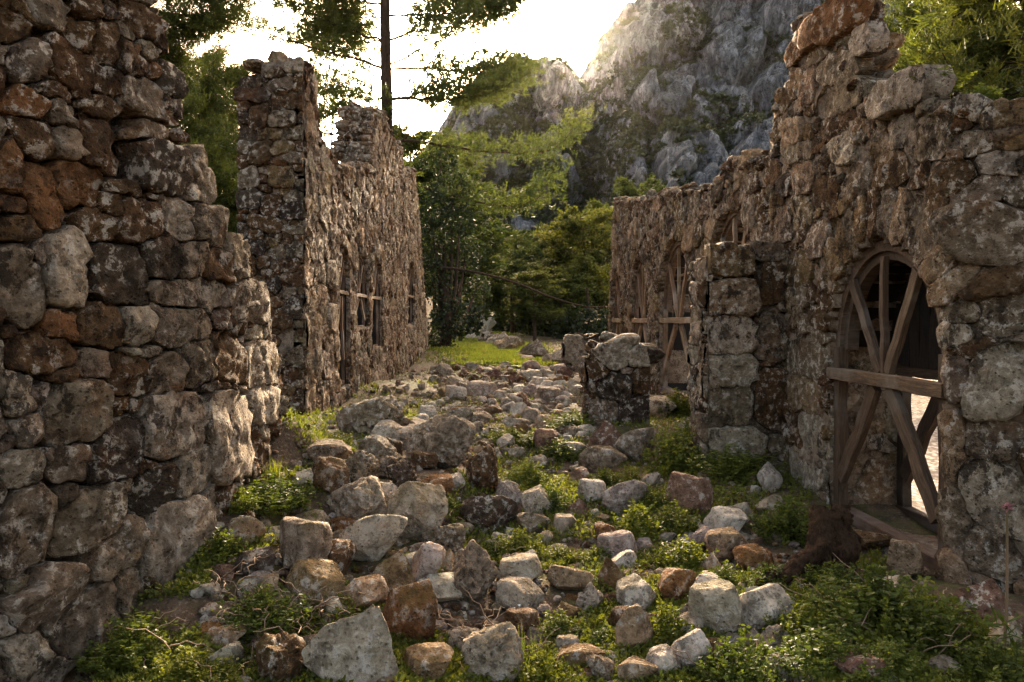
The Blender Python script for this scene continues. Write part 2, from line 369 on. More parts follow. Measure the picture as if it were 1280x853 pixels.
cn = N.math('ABSOLUTE', N.math('SUBTRACT', N.noise(N.pos((1, 1, 0.3)), 0.30, 5, 0.6, 0.4), 0.5), 0); cn2 = N.math('ABSOLUTE', N.math('SUBTRACT', N.noise(N.pos((.6, .6, 1)), 0.16, 5, 0.6, 0.3), 0.5), 0)
c = N.mix(N.math('MULTIPLY', N.step(cn, 0.022, 0.004), 0.8), c, (0.025, 0.023, 0.02)); c = N.mix(N.math('MULTIPLY', N.step(cn2, 0.016, 0.003), 0.7), c, (0.025, 0.023, 0.02))
nz = N.n.new('ShaderNodeSeparateXYZ'); N.l.new(N.n.new('ShaderNodeNewGeometry').outputs['Normal'], nz.inputs[0])
veg = N.math('ADD', N.math('MULTIPLY', N.step(b, 0.48, 0.60), 0.6), N.math('MULTIPLY', N.step(nz.outputs[2], 0.45, 0.8), 0.45))
c = N.mix(N.math('MULTIPLY', N.step(N.noise(N.pos(), 0.35, 5, .7), 0.42, 0.56), veg), c, (0.050, 0.050, 0.026))
N.bump(N.math('ADD', a, N.math('MULTIPLY', f, 0.6)), 1.0, 2.2)
mpos = np.stack([Xm, Ym, Zm], -1)
tag(link('mountain', new_mesh('mountain', mpos.reshape(-1, 3), [Q], N.done(c, 0.95))), kind='structure')
# scrub on the mountain: uncountable small bushes
vm = .8 * fbm(pt / 17, 3, seed=61) + .5 * (1 - cr1) + .35 * (1 - cr2) - .12 + 0.9 * gul + 0.35 * np.clip(1 - tc * 1.6, -.6, 1) + 0.12 * np.sin(Zm / 8)
cand = np.argwhere((vm > 0.08) & (T < 0.99) & (PX > 480) & (PX < 1240))
pick = cand[rng.choice(len(cand), 13000)]
cen = mpos[pick[:, 0], pick[:, 1]]
n_l = 22; r = rng.uniform(0.6, 2.1, len(cen)) * rng.uniform(.6, 1.2, len(cen))
off = rng.normal(size=(len(cen), n_l, 3)); off /= np.linalg.norm(off, axis=2)[..., None]; off *= (rng.uniform(.3, 1, (len(cen), n_l, 1)) * r[:, None, None]); off[..., 2] = np.abs(off[..., 2]) * .9
lc = cen[:, None] + off + np.array([0, -0.4, 0.2])
s = (r[:, None] * rng.uniform(.25, .5, (len(cen), n_l)))[..., None, None]
tri = lc[:, :, None] + rng.normal(size=(len(cen), n_l, 3, 3)) * s * .8
tag(link('mountain_scrub', new_mesh('mountain_scrub', tri.reshape(-1, 3), [np.arange(tri.size // 3).reshape(-1, 3)], M['shrub'], False)),
    'dark green scrub dotted over the grey mountain face', 'scrub', kind='stuff')
# ---------------------------------------------------------------- rock shapes shared by loose rocks and crest stones
def ico(sub):
    bm = bmesh.new(); bmesh.ops.create_icosphere(bm, subdivisions=sub, radius=1)
    V = np.array([v.co[:] for v in bm.verts]); Fc = np.array([[v.index for v in f.verts] for f in bm.faces]); bm.free(); return V, Fc
ICO = {k: ico(k) for k in (2, 3, 4, 5)}
def rock_shape(seed, sub=3, cuts=10, lo=0.55, hi=0.88, amp=0.10, pit=0.0):
    r = np.random.default_rng(seed); V, Fc = ICO[sub]; V = V.copy()
    V = V * (1 + 0.16 * fbm(V * 1.1 + seed, 2, seed=seed))[:, None]
    for _ in range(cuts):
        n = r.normal(size=3); n /= np.linalg.norm(n); c = r.uniform(lo, hi); d = V @ n - c
        V -= np.clip(d, 0, None)[:, None] * n * 0.94
    N_ = V / (np.linalg.norm(V, axis=1)[:, None] + 1e-6)
    V = V + N_ * (amp * fbm(V * 2.6 + seed * 3, 4, seed=seed + 1))[:, None]
    if pit: V = V - N_ * (pit * np.clip(fbm(V * 7 + seed, 3, seed=seed + 2) - 0.05, 0, 1))[:, None]
    mn, mx = V.min(0), V.max(0); V = (V - (mn + mx) / 2) / ((mx - mn) / 2)
    return V, Fc
KINDS = dict(round=dict(cuts=12, lo=.52, hi=.84, amp=.08), block=dict(cuts=18, lo=.36, hi=.68, amp=.07), jag=dict(cuts=14, lo=.45, hi=.8, amp=.20, pit=.35),
             pit=dict(cuts=11, lo=.5, hi=.82, amp=.12, pit=.4), slab=dict(cuts=16, lo=.38, hi=.7, amp=.08))
ROCKS = {k: [] for k in KINDS}
for ki, (k, kw) in enumerate(KINDS.items()):
    for j in range(4):
        V, Fc = rock_shape(100 * ki + j + 1, 5, **kw); ROCKS[k].append(new_mesh('rock_' + k, V, [Fc], M['rubble']))
CREST = [new_mesh('crest_stone', *(lambda a: (a[0], [a[1]]))(rock_shape(900 + j, 3, cuts=11, lo=.5, hi=.85, amp=.13, pit=.1)), M['stone']) for j in range(10)]
BITS = [rock_shape(700 + j, 2, cuts=6, lo=.55, hi=.9, amp=.12) for j in range(8)]

# ---------------------------------------------------------------- masonry
def in_poly(px, py, poly):
    r = np.zeros(px.shape, bool); n = len(poly)
    for i in range(n):
        x1, y1 = poly[i]; x2, y2 = poly[(i + 1) % n]
        if y1 == y2: continue
        r ^= ((y1 > py) != (y2 > py)) & (px < (x2 - x1) * (py - y1) / (y2 - y1) + x1)
    return r

class Face:
    """a wall face: plan polyline, outward side, maps (along, up, out) to the world"""
    def __init__(s, pts, flip=False, soft=0.25, batter=0.0):
        pts = np.asarray(pts, float); L = np.r_[0, np.cumsum(np.linalg.norm(np.diff(pts, axis=0), axis=1))]
        s.S = np.linspace(0, L[-1], 400); s.len = L[-1]
        x = np.interp(s.S, L, pts[:, 0]); y = np.interp(s.S, L, pts[:, 1])
        k = max(1, int(soft / s.len * 400)); ker = np.ones(2 * k + 1) / (2 * k + 1)
        def sm(a): return np.convolve(np.r_[2 * a[0] - a[k:0:-1], a, 2 * a[-1] - a[-2:-k - 2:-1]], ker, 'valid')
        s.x, s.y = sm(x), sm(y); tx, ty = np.gradient(s.x), np.gradient(s.y); l = np.hypot(tx, ty)
        s.nx, s.ny = ty / l, -tx / l
        if flip: s.nx, s.ny = -s.nx, -s.ny
        s.b = batter
        r = s.x / s.y; o = np.argsort(r); s.rs, s.ro = r[o], s.S[o]
    def w(s, a, z, n):
        a = np.asarray(a, float); n = n - s.b * np.asarray(z); f = lambda q: np.interp(a, s.S, q)
        return np.stack([f(s.x) + n * f(s.nx), f(s.y) + n * f(s.ny), np.broadcast_to(z, a.shape)], -1)
    def proj(s, a, z):
        p = s.w(a, z, np.zeros_like(np.asarray(z, float))); return HX + p[..., 0] / p[..., 1] * F, HY - (p[..., 2] - CZ) / p[..., 1] * F
    def uv(s, px, py):
        a = float(np.interp((px - HX) / F, s.rs, s.ro)); d = float(np.interp(a, s.S, s.y)); return a, CZ - (py - HY) / F * d, d
    def at_y(s, y):
        o = np.argsort(s.y); return float(np.interp(y, s.y[o], s.S[o]))

def pick_tint(pal):
    t = random.random() * sum(p for _, p in pal)
    for k, p in pal:
        t -= p
        if t <= 0: return jit(TINT[k])
    return jit(TINT[pal[-1][0]])

def masonry(parent, face, poly, holes=(), traced=(), sizes=((.34, 300), (.22, 900), (.13, 1600), (.08, 1400)), res=.02, gap=.008, bulge=.05, depth=.12,
            pal=(('grey', 4), ('brown', 2), ('pale', 1)), core=None, core_mat='mortar', cell=.06, recess=.045, core_amp=.03, crest=0.0, budget=300, zr=None, jitter=.03, K=24, z_lim=(-.3, 4.6), taper=None):
    tf = (lambda z: np.interp(z, taper[0], taper[1])) if taper else (lambda z: np.ones_like(np.asarray(z, float)))
    s_ax = np.arange(0, face.len, res); z_ax = np.arange(z_lim[0], z_lim[1], res)
    Sg, Zg = np.meshgrid(s_ax, z_ax)
    def inside(a, z):
        px, py = face.proj(a, z); nz = fbm(np.stack([a * 5, z * 5, z * 0], -1), 3, seed=77) * .05
        px2, py2 = face.proj(a, z + nz); m = in_poly(px2, py2, poly)
        for h in holes: m &= ~h(a, z)
        return m
    mask = inside(Sg, Zg)
    if not mask.any(): print('EMPTY MASK', parent.name); return
    Dm = np.full(Sg.shape, 9.0); Lb = np.full(Sg.shape, -1, int); seeds = []; voids = np.zeros(Sg.shape, bool)
    def field(a, z, w, h, rot):
        pw_ = random.uniform(3.2, 7.5); sk = random.uniform(-1.6, 1.6)
        R = max(w, h) * .72 + .08
        i0, i1 = np.searchsorted(z_ax, [z - R, z + R]); j0, j1 = np.searchsorted(s_ax, [a - R, a + R])
        sl = (slice(i0, i1), slice(j0, j1)); da, dz = Sg[sl] - a, Zg[sl] - z
        c, sn = math.cos(rot), math.sin(rot); u = (da * c + dz * sn) / (w / 2); v = (-da * sn + dz * c) / (h / 2)
        return sl, ((np.abs(u + .12 * sk * v) ** pw_ + np.abs(v + .10 * sk * u) ** pw_) ** (1 / pw_) - 1) * min(w, h) / 2
    def add(a, z, w, h, rot, tint, **kw):
        sl, d = field(a, z, w, h, rot)
        if d.size == 0: return
        if kw.get('void'): voids[sl] |= d < 0; d = np.where(d < 0, d - 1, 9)
        up = (d < Dm[sl]) & (d < (.03 if kw.get('tr') else .022))
        Dm[sl] = np.where(up, d, Dm[sl]); Lb[sl] = np.where(up, len(seeds), Lb[sl]); seeds.append((a, z, w, h, rot, tint, kw))
    for q in traced:
        px, py, w, h, rot, tn = q[:6]; ex = q[6] if len(q) > 6 else {}
        a, z, d = face.uv(px, py); a0 = face.uv(px - w / 2, py)[0]; a1 = face.uv(px + w / 2, py)[0]
        add(a, z, max(abs(a1 - a0), .05), h / F * d, math.radians(rot) * (1 if a1 > a0 else -1) * -1, jit(TINT[tn], .12) if tn else (0, 0, 0), tr=True, **ex)
    ok = np.argwhere(mask)
    for m, tries in sizes:
        for _ in range(tries):
            i, j = ok[random.randrange(len(ok))]
            if Dm[i, j] < 0: continue
            a, z = s_ax[j], z_ax[i]; w = m * random.uniform(.8, 1.65); h = m * random.uniform(.6, 1.05)
            sl, d = field(a, z, w, h, 0); inn = d < 0
            if inn.sum() < 3 or (Dm[sl][inn] < 0).mean() > .07 or mask[sl][inn].mean() < .75: continue
            add(a, z, w, h, math.radians(random.gauss(0, 7)), pick_tint(pal))
    Lm = np.where(mask | np.isin(Lb, [i for i, q in enumerate(seeds) if q[6].get('tr')]), Lb, -2)
    for h in holes: Lm[h(Sg, Zg)] = -2
    th = np.linspace(0, 2 * np.pi, K, endpoint=False); out = []
    for i, (a, z, w, h, rot, tint, kw) in enumerate(seeds):
        if kw.get('void'): continue
        rm = max(w, h) * .75 + .05; rr = np.arange(res * .5, rm, res * .5)
        jj = np.clip(((a + rr[None] * np.cos(th)[:, None]) / res).round().astype(int), 0, len(s_ax) - 1)
        zi = np.clip(((z + rr[None] * np.sin(th)[:, None] - z_ax[0]) / res).round().astype(int), 0, len(z_ax) - 1)
        bad = Lm[zi, jj] != i; r = np.where(bad.any(1), rr[bad.argmax(1)], rm)
        r = (np.roll(r, 1) + 3 * r + np.roll(r, -1)) / 5 * (1 + .05 * rng.normal(size=K)) - gap
        if r.mean() < .018 or (r > .012).mean() < .75: continue
        r = np.maximum(r, .01); size = r.mean(); B = bulge * random.uniform(.5, 1.35) * min(1.15, .55 + size * 2.5) + kw.get('out', 0)
        tl = (random.gauss(0, .13), random.gauss(0, .13)); prof = ((1, -depth), (1.0, -.012), (.98, .6 * B), (.88, .9 * B), (.62, 1.0 * B), (.32, 1.03 * B))
        if size > .11: prof = ((1, -depth), (1.0, -.02), (.99, .5 * B), (.95, .85 * B), (.86, .97 * B), (.74, 1.0 * B), (.6, 1.02 * B), (.45, 1.03 * B), (.3, 1.04 * B), (.15, 1.04 * B))
        aa = [a + r * np.cos(th) * f for f, _ in prof] + [np.array([a])]; zz = [z + r * np.sin(th) * f for f, _ in prof] + [np.array([z])]
        nn = [np.full(K, n) + (f < .99) * (np.cos(th) * tl[0] + np.sin(th) * tl[1]) * r * f for f, n in prof] + [np.array([1.06 * B])]
        aa, zz, nn = map(np.concatenate, (aa, zz, nn))
        for _q in range(3):                              # broken facets
            an = random.uniform(0, 6.28); gq = random.uniform(.1, .6) * max(B, .03); nn = np.where(nn > -.005, np.minimum(nn, B * random.uniform(.75, 1.5) + gq * (np.cos(an) * (aa - a) + np.sin(an) * (zz - z)) / size), nn)
        wgt = np.concatenate([np.full(K, min(1.0, .15 if f > .99 else .8)) for f, _ in prof] + [np.array([1.0])])
        out.append((a, z, size, tint, aa, zz, nn, wgt, len(prof)))
    A_, Z_, N_, W_ = (np.concatenate([q[k] for q in out]) for k in (4, 5, 6, 7))
    pw = np.stack([A_, Z_, N_], -1); N_ = N_ + W_ * (jitter * fbm(pw * 8, 3, seed=3) + jitter * 1.1 * fbm(pw * 23, 3, seed=4))
    A_ = A_ + W_ * jitter * .5 * fbm(pw * 14, 2, seed=6); Z_ = Z_ + W_ * jitter * .5 * fbm(pw * 14, 2, seed=8)
    pos = face.w(A_, Z_, N_); off = 0; items = []
    for (a, z, size, tint, aa, *_r, np_) in out:
        V = pos[off:off + len(aa)]; off += len(aa)
        k = np.arange(K); k2 = (k + 1) % K; Qs = np.concatenate([np.stack([i * K + k, i * K + k2, (i + 1) * K + k2, (i + 1) * K + k], -1) for i in range(np_ - 1)])
        Tr = np.stack([(np_ - 1) * K + k, (np_ - 1) * K + k2, np.full(K, np_ * K)], -1)
        d = math.hypot(*V[:, :2].mean(0)); items.append((size / d, V, Qs, Tr, tint))
    items.sort(key=lambda q: -q[0]); acc = Acc()
    if sum(1 for _ in parent.children) + len(items) > budget: items_p, items_s = items[:max(0, budget - len(parent.children))], items[max(0, budget - len(parent.children)):]
    else: items_p, items_s = items, []
    small = [q for q in items_p if q[0] * F < 3.2]; items_p = [q for q in items_p if q[0] * F >= 3.2]; items_s += small
    for _, V, Qs, Tr, tint in items_p:
        c = V.mean(0); o = link('stone', new_mesh('stone', V - c, [Qs, Tr], M['stone']), None, tint); o.location = c; put(o, parent)
    for _, V, Qs, Tr, tint in items_s: acc.add(V, [Qs, Tr], tint)
    if acc.n: put(tag(link('small_stones', acc.mesh('small_stones', M['stone_bits'], True, True)), kind='stuff'), parent)
    # mortar and rubble core, a closed body behind the face stones
    if core:
        ca = np.arange(-cell, face.len + cell, cell); cz = np.arange(z_lim[0], z_lim[1], cell); na, nz_ = len(ca), len(cz)
        cc, zc = np.meshgrid(ca[:-1] + cell / 2, cz[:-1] + cell / 2); cm = inside(np.clip(cc, 0, face.len), zc) & (cc > 0) & (cc < face.len)
        Ca, Cz = np.meshgrid(ca, cz); pn = np.stack([Ca, Cz, Ca * 0], -1)
        fr = -recess + core_amp * fbm(pn * 6, 4, seed=12) + core_amp * .6 * fbm(pn * 19, 2, seed=13)
        vi = voids[np.clip(((Cz - z_ax[0]) / res).astype(int), 0, len(z_ax) - 1), np.clip((Ca / res).astype(int), 0, len(s_ax) - 1)]; fr = fr - .22 * vi
        ja = Ca + .35 * cell * fbm(pn * 9, 2, seed=14); jz = Cz + .35 * cell * fbm(pn * 9, 2, seed=15)
        layers = [fr] + [fr * (1 - q) - core * tf(Cz) * q + (0.03 * fbm(pn * 5 + q * 9, 2, seed=16) if q < 1 else 0) for q in (.33, .66, 1)]
        V = np.concatenate([face.w(ja.ravel(), jz.ravel(), n_.ravel()) for n_ in layers]); NL = na * nz_
        idx = lambda i, j: i * na + j
        I, J = np.nonzero(cm); q0 = np.stack([idx(I, J), idx(I, J + 1), idx(I + 1, J + 1), idx(I + 1, J)], -1); Fs = [q0, q0[:, ::-1] + 3 * NL]
        pad = np.pad(cm, 1)
        for di, dj, e in ((-1, 0, ((0, 0), (0, 1))), (1, 0, ((1, 1), (1, 0))), (0, -1, ((1, 0), (0, 0))), (0, 1, ((0, 1), (1, 1)))):
            I, J = np.nonzero(cm & ~pad[1 + di:1 + di + cm.shape[0], 1 + dj:1 + dj + cm.shape[1]])
            p0 = idx(I + e[0][0], J + e[0][1]); p1 = idx(I + e[1][0], J + e[1][1])
            for L in range(3): Fs.append(np.stack([p1 + L * NL, p0 + L * NL, p0 + (L + 1) * NL, p1 + (L + 1) * NL], -1))
        Fa = np.concatenate(Fs); used, inv = np.unique(Fa, return_inverse=True)
        put(link('wall_core', new_mesh('wall_core', V[used], [inv.reshape(Fa.shape)], M[core_mat])), parent)
        if crest:
            tops = [(s_ax[j], z_ax[np.nonzero(mask[:, j])[0].max()]) for j in range(len(s_ax)) if mask[:, j].any()]
            ta, tz = map(np.array, zip(*tops)); a = ta[0]
            while a < ta[-1]:
                w = crest * random.uniform(.6, 1.5); z = float(np.interp(a + w / 2, ta, tz)); d0 = float(np.interp(a, face.S, face.y))
                px_ = HX + float(np.interp(a, face.S, face.x)) / d0 * F
                n = 0.05
                if np.ptp(np.interp([a - w * .2, a + w * .5, a + w * 1.2], ta, tz)) > .28:                     # a broken step: stones bedded into its face
                    z0_, z1_ = np.interp([a - w * .2, a + w * 1.2], ta, tz); zq = min(z0_, z1_); w = min(w, .22)
                    while zq < max(z0_, z1_):
                        aq = float(np.interp(zq, *((tz[(ta > a - .3) & (ta < a + .5)], ta[(ta > a - .3) & (ta < a + .5)]) if z1_ > z0_ else (tz[(ta > a - .3) & (ta < a + .5)][::-1], ta[(ta > a - .3) & (ta < a + .5)][::-1])))); n = 0.0
                        hh = random.uniform(.09, .17)
                        while n > -core * float(tf(zq)):
                            dd = random.uniform(.14, .3); o = link('stone', random.choice(CREST), None, pick_tint(pal)); o.location = face.w(np.array(aq), zq + hh * .4, n - dd / 2)
                            o.rotation_euler = (random.gauss(0, .15), random.gauss(0, .15), random.gauss(0, .3)); o.scale = (dd * .56, random.uniform(.1, .15), hh * .58); put(o, parent); n -= dd * .92
                        zq += hh * .9
                    a += w * .9; continue
                while n > -core * float(tf(z)) and z < z_lim[1] - .2:
                    dd = w * random.uniform(.7, 1.1); o = link('stone', random.choice(CREST), None, pick_tint(pal)); hh = w * random.uniform(.3, .6)
                    o.location = face.w(np.array(a + w / 2), z - hh * .1 + random.uniform(-.04, .05), n - dd / 2)
                    yaw = math.atan2(float(np.interp(a, face.S, np.gradient(face.y))), float(np.interp(a, face.S, np.gradient(face.x))))
                    o.rotation_euler = (random.gauss(0, .2), random.gauss(0, .2), yaw + random.gauss(0, .35)); o.scale = (w * .56, dd * .56, hh * .62); put(o, parent); n -= dd * .95
                a += w * random.uniform(.8, 1.05)
    return face

def arch(face, y0, y1, zb, zs, top):
    a0, a1 = sorted((face.at_y(y0), face.at_y(y1))); c, h = (a0 + a1) / 2, (a1 - a0) / 2
    def f(a, z, g=0.0):
        t = np.clip(1 - ((a - c) / (h + g)) ** 2, 0, 1) ** .5
        return (np.abs(a - c) < h + g) & (z > zb) & (z < zs + (top - zs + g) * t)
    f.p = (a0, a1, zb, zs, top); return f

# --- near left wall
L1 = Face([(-2.75, 2.0), (-2.35, 2.72), (-2.02, 3.35), (-1.66, 4.42), (-1.70, 5.85)], soft=.3)
w1 = empty('stone_wall', (-2.0, 3.6, 0.0), 'towering dark rubble wall of big lichened blocks filling the left edge', 'wall')
g_, p_, b_, d_, r_, t_, w_, o_ = 'grey', 'pale', 'brown', 'dark', 'rust', 'tan', 'white', 'ochre'
T1 = [(8,32,36,36,0,b_),(31,77,44,52,10,g_),(86,84,54,58,15,b_),(100,43,34,40,0,b_),(60,14,46,36,0,g_),(130,52,28,56,0,b_),(160,77,34,44,0,b_),(176,124,48,44,0,g_),(208,99,24,40,0,d_),
 (212,130,24,18,0,d_),(207,145,22,18,0,r_),(180,164,64,24,-4,g_),(202,210,62,70,0,d_,dict(out=.03)),(157,200,26,48,0,None,dict(void=1)),(158,148,22,22,0,None,dict(void=1)),(121,184,46,70,0,b_),(78,143,30,30,0,g_),(74,117,38,20,0,b_),
 (117,133,44,20,10,b_),(130,99,34,28,0,b_),(40,174,52,48,0,b_),(84,180,34,38,0,g_),(94,229,64,58,0,r_),(52,250,44,90,-10,r_),(10,207,30,70,0,r_),(28,129,50,36,15,r_),
 (150,235,50,20,8,b_),(134,255,26,26,0,b_),(174,275,56,54,0,b_),(219,272,38,50,0,p_),(241,201,24,34,0,g_),(236,242,22,22,0,p_),(255,238,22,44,0,g_),(259,280,38,50,0,g_),(120,281,38,42,0,b_),
 (78,336,52,98,0,p_,dict(out=.02)),(150,344,58,72,0,d_),(110,352,10,50,0,None,dict(void=1)),(202,324,46,58,0,d_),(241,325,28,44,0,g_),(218,364,54,34,0,g_),(24,352,50,100,0,g_),(41,320,24,38,0,p_),(74,412,44,44,0,r_),(125,408,54,50,0,b_),
 (171,408,42,48,0,p_),(205,410,26,40,0,g_),(237,410,44,46,0,g_),(261,368,28,40,0,p_),(272,333,30,42,0,b_),(290,325,24,54,0,g_),(308,378,44,50,0,g_),
 (16,492,36,58,0,p_),(32,539,34,40,0,p_),(28,585,60,46,0,p_),(94,516,80,74,0,g_),(80,577,58,44,0,g_),(145,564,56,74,0,d_),(160,470,48,50,0,b_),(208,468,46,44,0,g_),
 (220,533,78,80,-8,p_),(285,545,52,110,0,p_),(194,610,54,52,-5,d_),(244,588,50,60,-10,p_),(106,650,82,70,-10,g_),(28,660,62,92,0,g_),(142,688,82,52,-22,g_,dict(out=.03)),(52,746,104,60,-22,g_,dict(out=.05)),
 (226,672,78,104,-10,p_),(104,775,96,90,-8,g_,dict(out=.02)),(155,752,42,84,-8,g_),(22,815,52,62,-10,p_,dict(out=.06)),(60,838,60,44,-18,p_),(4,778,24,46,0,p_),(247,450,38,60,0,g_),(50,440,90,46,0,b_),(285,448,40,60,0,b_),(325,455,36,60,0,g_),(328,505,30,50,0,p_)]
masonry(w1, L1, [(-320,-120),(188,-120),(192,0),(205,60),(217,90),(222,140),(214,152),(232,175),(246,200),(262,240),(275,285),(300,305),(325,375),(345,425),(352,470),(350,540),(300,640),(275,690),(215,760),(110,950),(-320,1000)],
        traced=T1, sizes=((.22, 700), (.14, 1500), (.085, 1800), (.05, 1800)), res=.012, gap=.009, bulge=.048, pal=(('grey', 3), ('brown', 4), ('rust', 1), ('dark', 2), ('pale', 1)), core=.75, cell=.05, recess=.10, crest=.0, K=28, z_lim=(-.4, 4.0), jitter=.034)

# --- tall plastered left wall with its broken end towards us
L2 = Face([(-2.34, 9.0), (-2.34, 22.2)], soft=.01); L2e = Face([(-3.12, 8.98), (-2.345, 8.985)], soft=.01)
w2 = empty('stone_wall', (-2.7, 9.2, 0.5), 'tall broken-topped plastered wall with three narrow timber windows on the left', 'wall')
masonry(w2, L2e, [(296,98),(312,92),(345,86),(365,75),(384,79),(389,150),(392,200),(390,300),(386,420),(389,535),(296,535)], traced=[(362,425,22,26,0,None,dict(void=1)),(352,150,36,18,0,g_),(352,105,34,14,0,g_),(318,118,40,16,0,d_),(355,128,34,16,0,b_),(352,185,26,16,0,o_),(352,222,32,26,0,o_),(370,84,24,14,0,p_),(366,350,30,16,0,b_)],
        sizes=((.26, 400), (.17, 900), (.1, 1200), (.06, 800)), res=.015, bulge=.06, pal=(('grey', 3), ('brown', 5), ('ochre', 1), ('dark', 2)), jitter=.03, z_lim=(0, 5.2), budget=170, core=.7, cell=.05)
WL = [arch(L2, 10.85, 11.5, .72, 2.25, 2.63), arch(L2, 12.05, 13.1, 1.5, 2.25, 2.68), arch(L2, 13.4, 14.4, 1.15, 2.3, 2.74), arch(L2, 18.0, 19.2, 1.5, 2.6, 3.0)]
masonry(w2, L2, [(380,79),(387,80),(398,151),(407,187),(414,200),(420,212),(465,210),(467,165),(470,143),(476,140),(484,152),(490,178),(503,184),(504,214),(519,216),(523,260),(528,330),(536,438),(536,460),(440,500),(380,545)], holes=WL,
        sizes=((.36, 500), (.22, 2200), (.12, 3200)), res=.03, gap=.008, bulge=.022, pal=(('grey', 4), ('brown', 3), ('tan', 2), ('pale', 2)), core=.48, core_mat='plaster', cell=.07, recess=.012, core_amp=.05, crest=.3, K=14, z_lim=(.2, 6.2), budget=290, jitter=.03)

masonry(w2, Face([(-2.84, 13.6), (-2.35, 13.6)], soft=.005), [(430,142),(440,137),(472,139),(472,222),(430,222)], traced=[(452,152,36,14,0,g_),(450,168,34,13,0,p_),(452,184,36,14,0,g_),(450,200,34,14,0,b_)], sizes=((.2, 100), (.12, 300)), res=.02, bulge=.07, pal=(('grey', 3), ('brown', 2)), z_lim=(3.8, 5.6), K=16, budget=9999)
# --- long right wall
RW = Face([(3.5, 3.62), (2.54, 4.62), (2.50, 5.4), (2.22, 18.5)], flip=True, soft=.06)
w3 = empty('stone_wall', (2.6, 6.5, 0.2), 'long rubble wall of arched openings with a high jagged peak on the right', 'wall')
WR = [arch(RW, 4.74, 6.28, .12, 1.42, 2.2), arch(RW, 8.15, 9.85, .6, 2.0, 2.9), arch(RW, 10.7, 12.8, .5, 1.8, 2.82), arch(RW, 13.75, 15.4, .6, 1.9, 2.8), arch(RW, 16.6, 18.0, .6, 1.9, 2.78)]
a0, a1, zb, zs, tp = WR[0].p; ac, ah = (a0 + a1) / 2, (a1 - a0) / 2
T3 = [(1033,36,66,40,0,r_,dict(out=.06)),(998,63,22,26,0,r_),(1045,86,54,30,15,g_),(1021,67,24,28,0,g_),(1074,54,22,32,0,p_),(1050,126,54,36,0,g_),(1047,155,40,24,0,b_),(1128,121,60,36,0,p_,dict(out=.07)),(1128,164,30,38,0,p_),(1160,168,48,62,0,g_),
 (1214,136,34,24,8,w_),(1254,147,56,28,5,o_,dict(out=.04)),(1268,171,30,22,0,o_),(1055,185,28,34,0,p_),(1228,289,104,70,0,g_,dict(out=.05)),(1237,357,92,28,-6,b_,dict(out=.05)),(1252,395,72,46,0,g_),(1190,418,44,44,0,p_),
 (1245,478,74,92,0,p_,dict(out=.08)),(1237,550,86,50,0,g_),(1200,470,30,60,0,g_),(1195,560,30,80,0,t_),(1240,620,80,90,0,p_),(1190,650,40,70,0,g_),(1182,715,40,60,0,t_),(1235,690,60,60,0,g_),(1009,447,42,44,0,g_),(1015,537,26,50,0,p_),(1008,587,40,48,0,p_),(1018,624,36,30,0,g_),
 (1005,495,36,44,0,t_),(1110,215,50,40,0,b_),(1075,225,40,36,0,g_),(1185,225,60,40,0,b_),(1030,240,30,40,0,b_),(960,215,26,30,0,b_),(925,208,34,20,0,t_),(1225,235,60,30,0,g_),(1245,205,50,26,0,p_)]
tr3 = list(T3)
for k in range(17):                                       # voussoirs round the near arch
    an = math.pi * (.02 + .96 * k / 16); aa = ac + (ah + .2) * math.cos(an); zz = zs + (tp - zs + .2) * math.sin(an)
    px_, py_ = RW.proj(np.array(aa), np.array(zz)); d_a = float(np.interp(aa, RW.S, RW.y)); sc_ = F / d_a
    tr3.append(('v', aa, zz, .12, .32, an - math.pi / 2, random.choice((g_, g_, b_, t_, o_))))
_m = masonry
# voussoirs are given in wall coordinates: turn them into traced seeds through the projection
conv = []
for q in tr3:
    if q[0] == 'v':
        _, aa, zz, ww, hh, an, tn = q; px_, py_ = RW.proj(np.array(aa), np.array(zz)); dd = float(np.interp(aa, RW.S, RW.y))
        e0 = RW.proj(np.array(aa - ww / 2), np.array(zz))[0]; e1 = RW.proj(np.array(aa + ww / 2), np.array(zz))[0]
        conv.append((float(px_), float(py_), abs(float(e1 - e0)), hh * F / dd, math.degrees(an), tn))
    else: conv.append(q)
masonry(w3, RW, [(1700,190),(1330,200),(1280,182),(1262,160),(1225,150),(1200,138),(1150,132),(1105,134),(1088,122),(1074,104),(1058,82),(1044,52),(1036,24),(1000,18),(991,62),(987,112),(969,140),(965,190),(946,202),(908,206),(899,228),(886,238),(862,238),(830,243),(800,250),(768,252),(764,330),(758,480),(900,640),(1000,680),(1150,780),(1320,960),(1700,1200)], holes=WR, traced=conv,
        sizes=((.36, 500), (.23, 1800), (.13, 3000), (.075, 2800)), res=.017, gap=.005, bulge=.03, pal=(('grey', 3), ('brown', 4), ('tan', 2), ('ochre', 1), ('dark', 1)), core=.62, core_mat='plaster', cell=.06, recess=.014, core_amp=.05, crest=.2, K=20, z_lim=(-.3, 4.7), budget=300, jitter=.028, taper=((2.5, 3.3), (1, .42)))
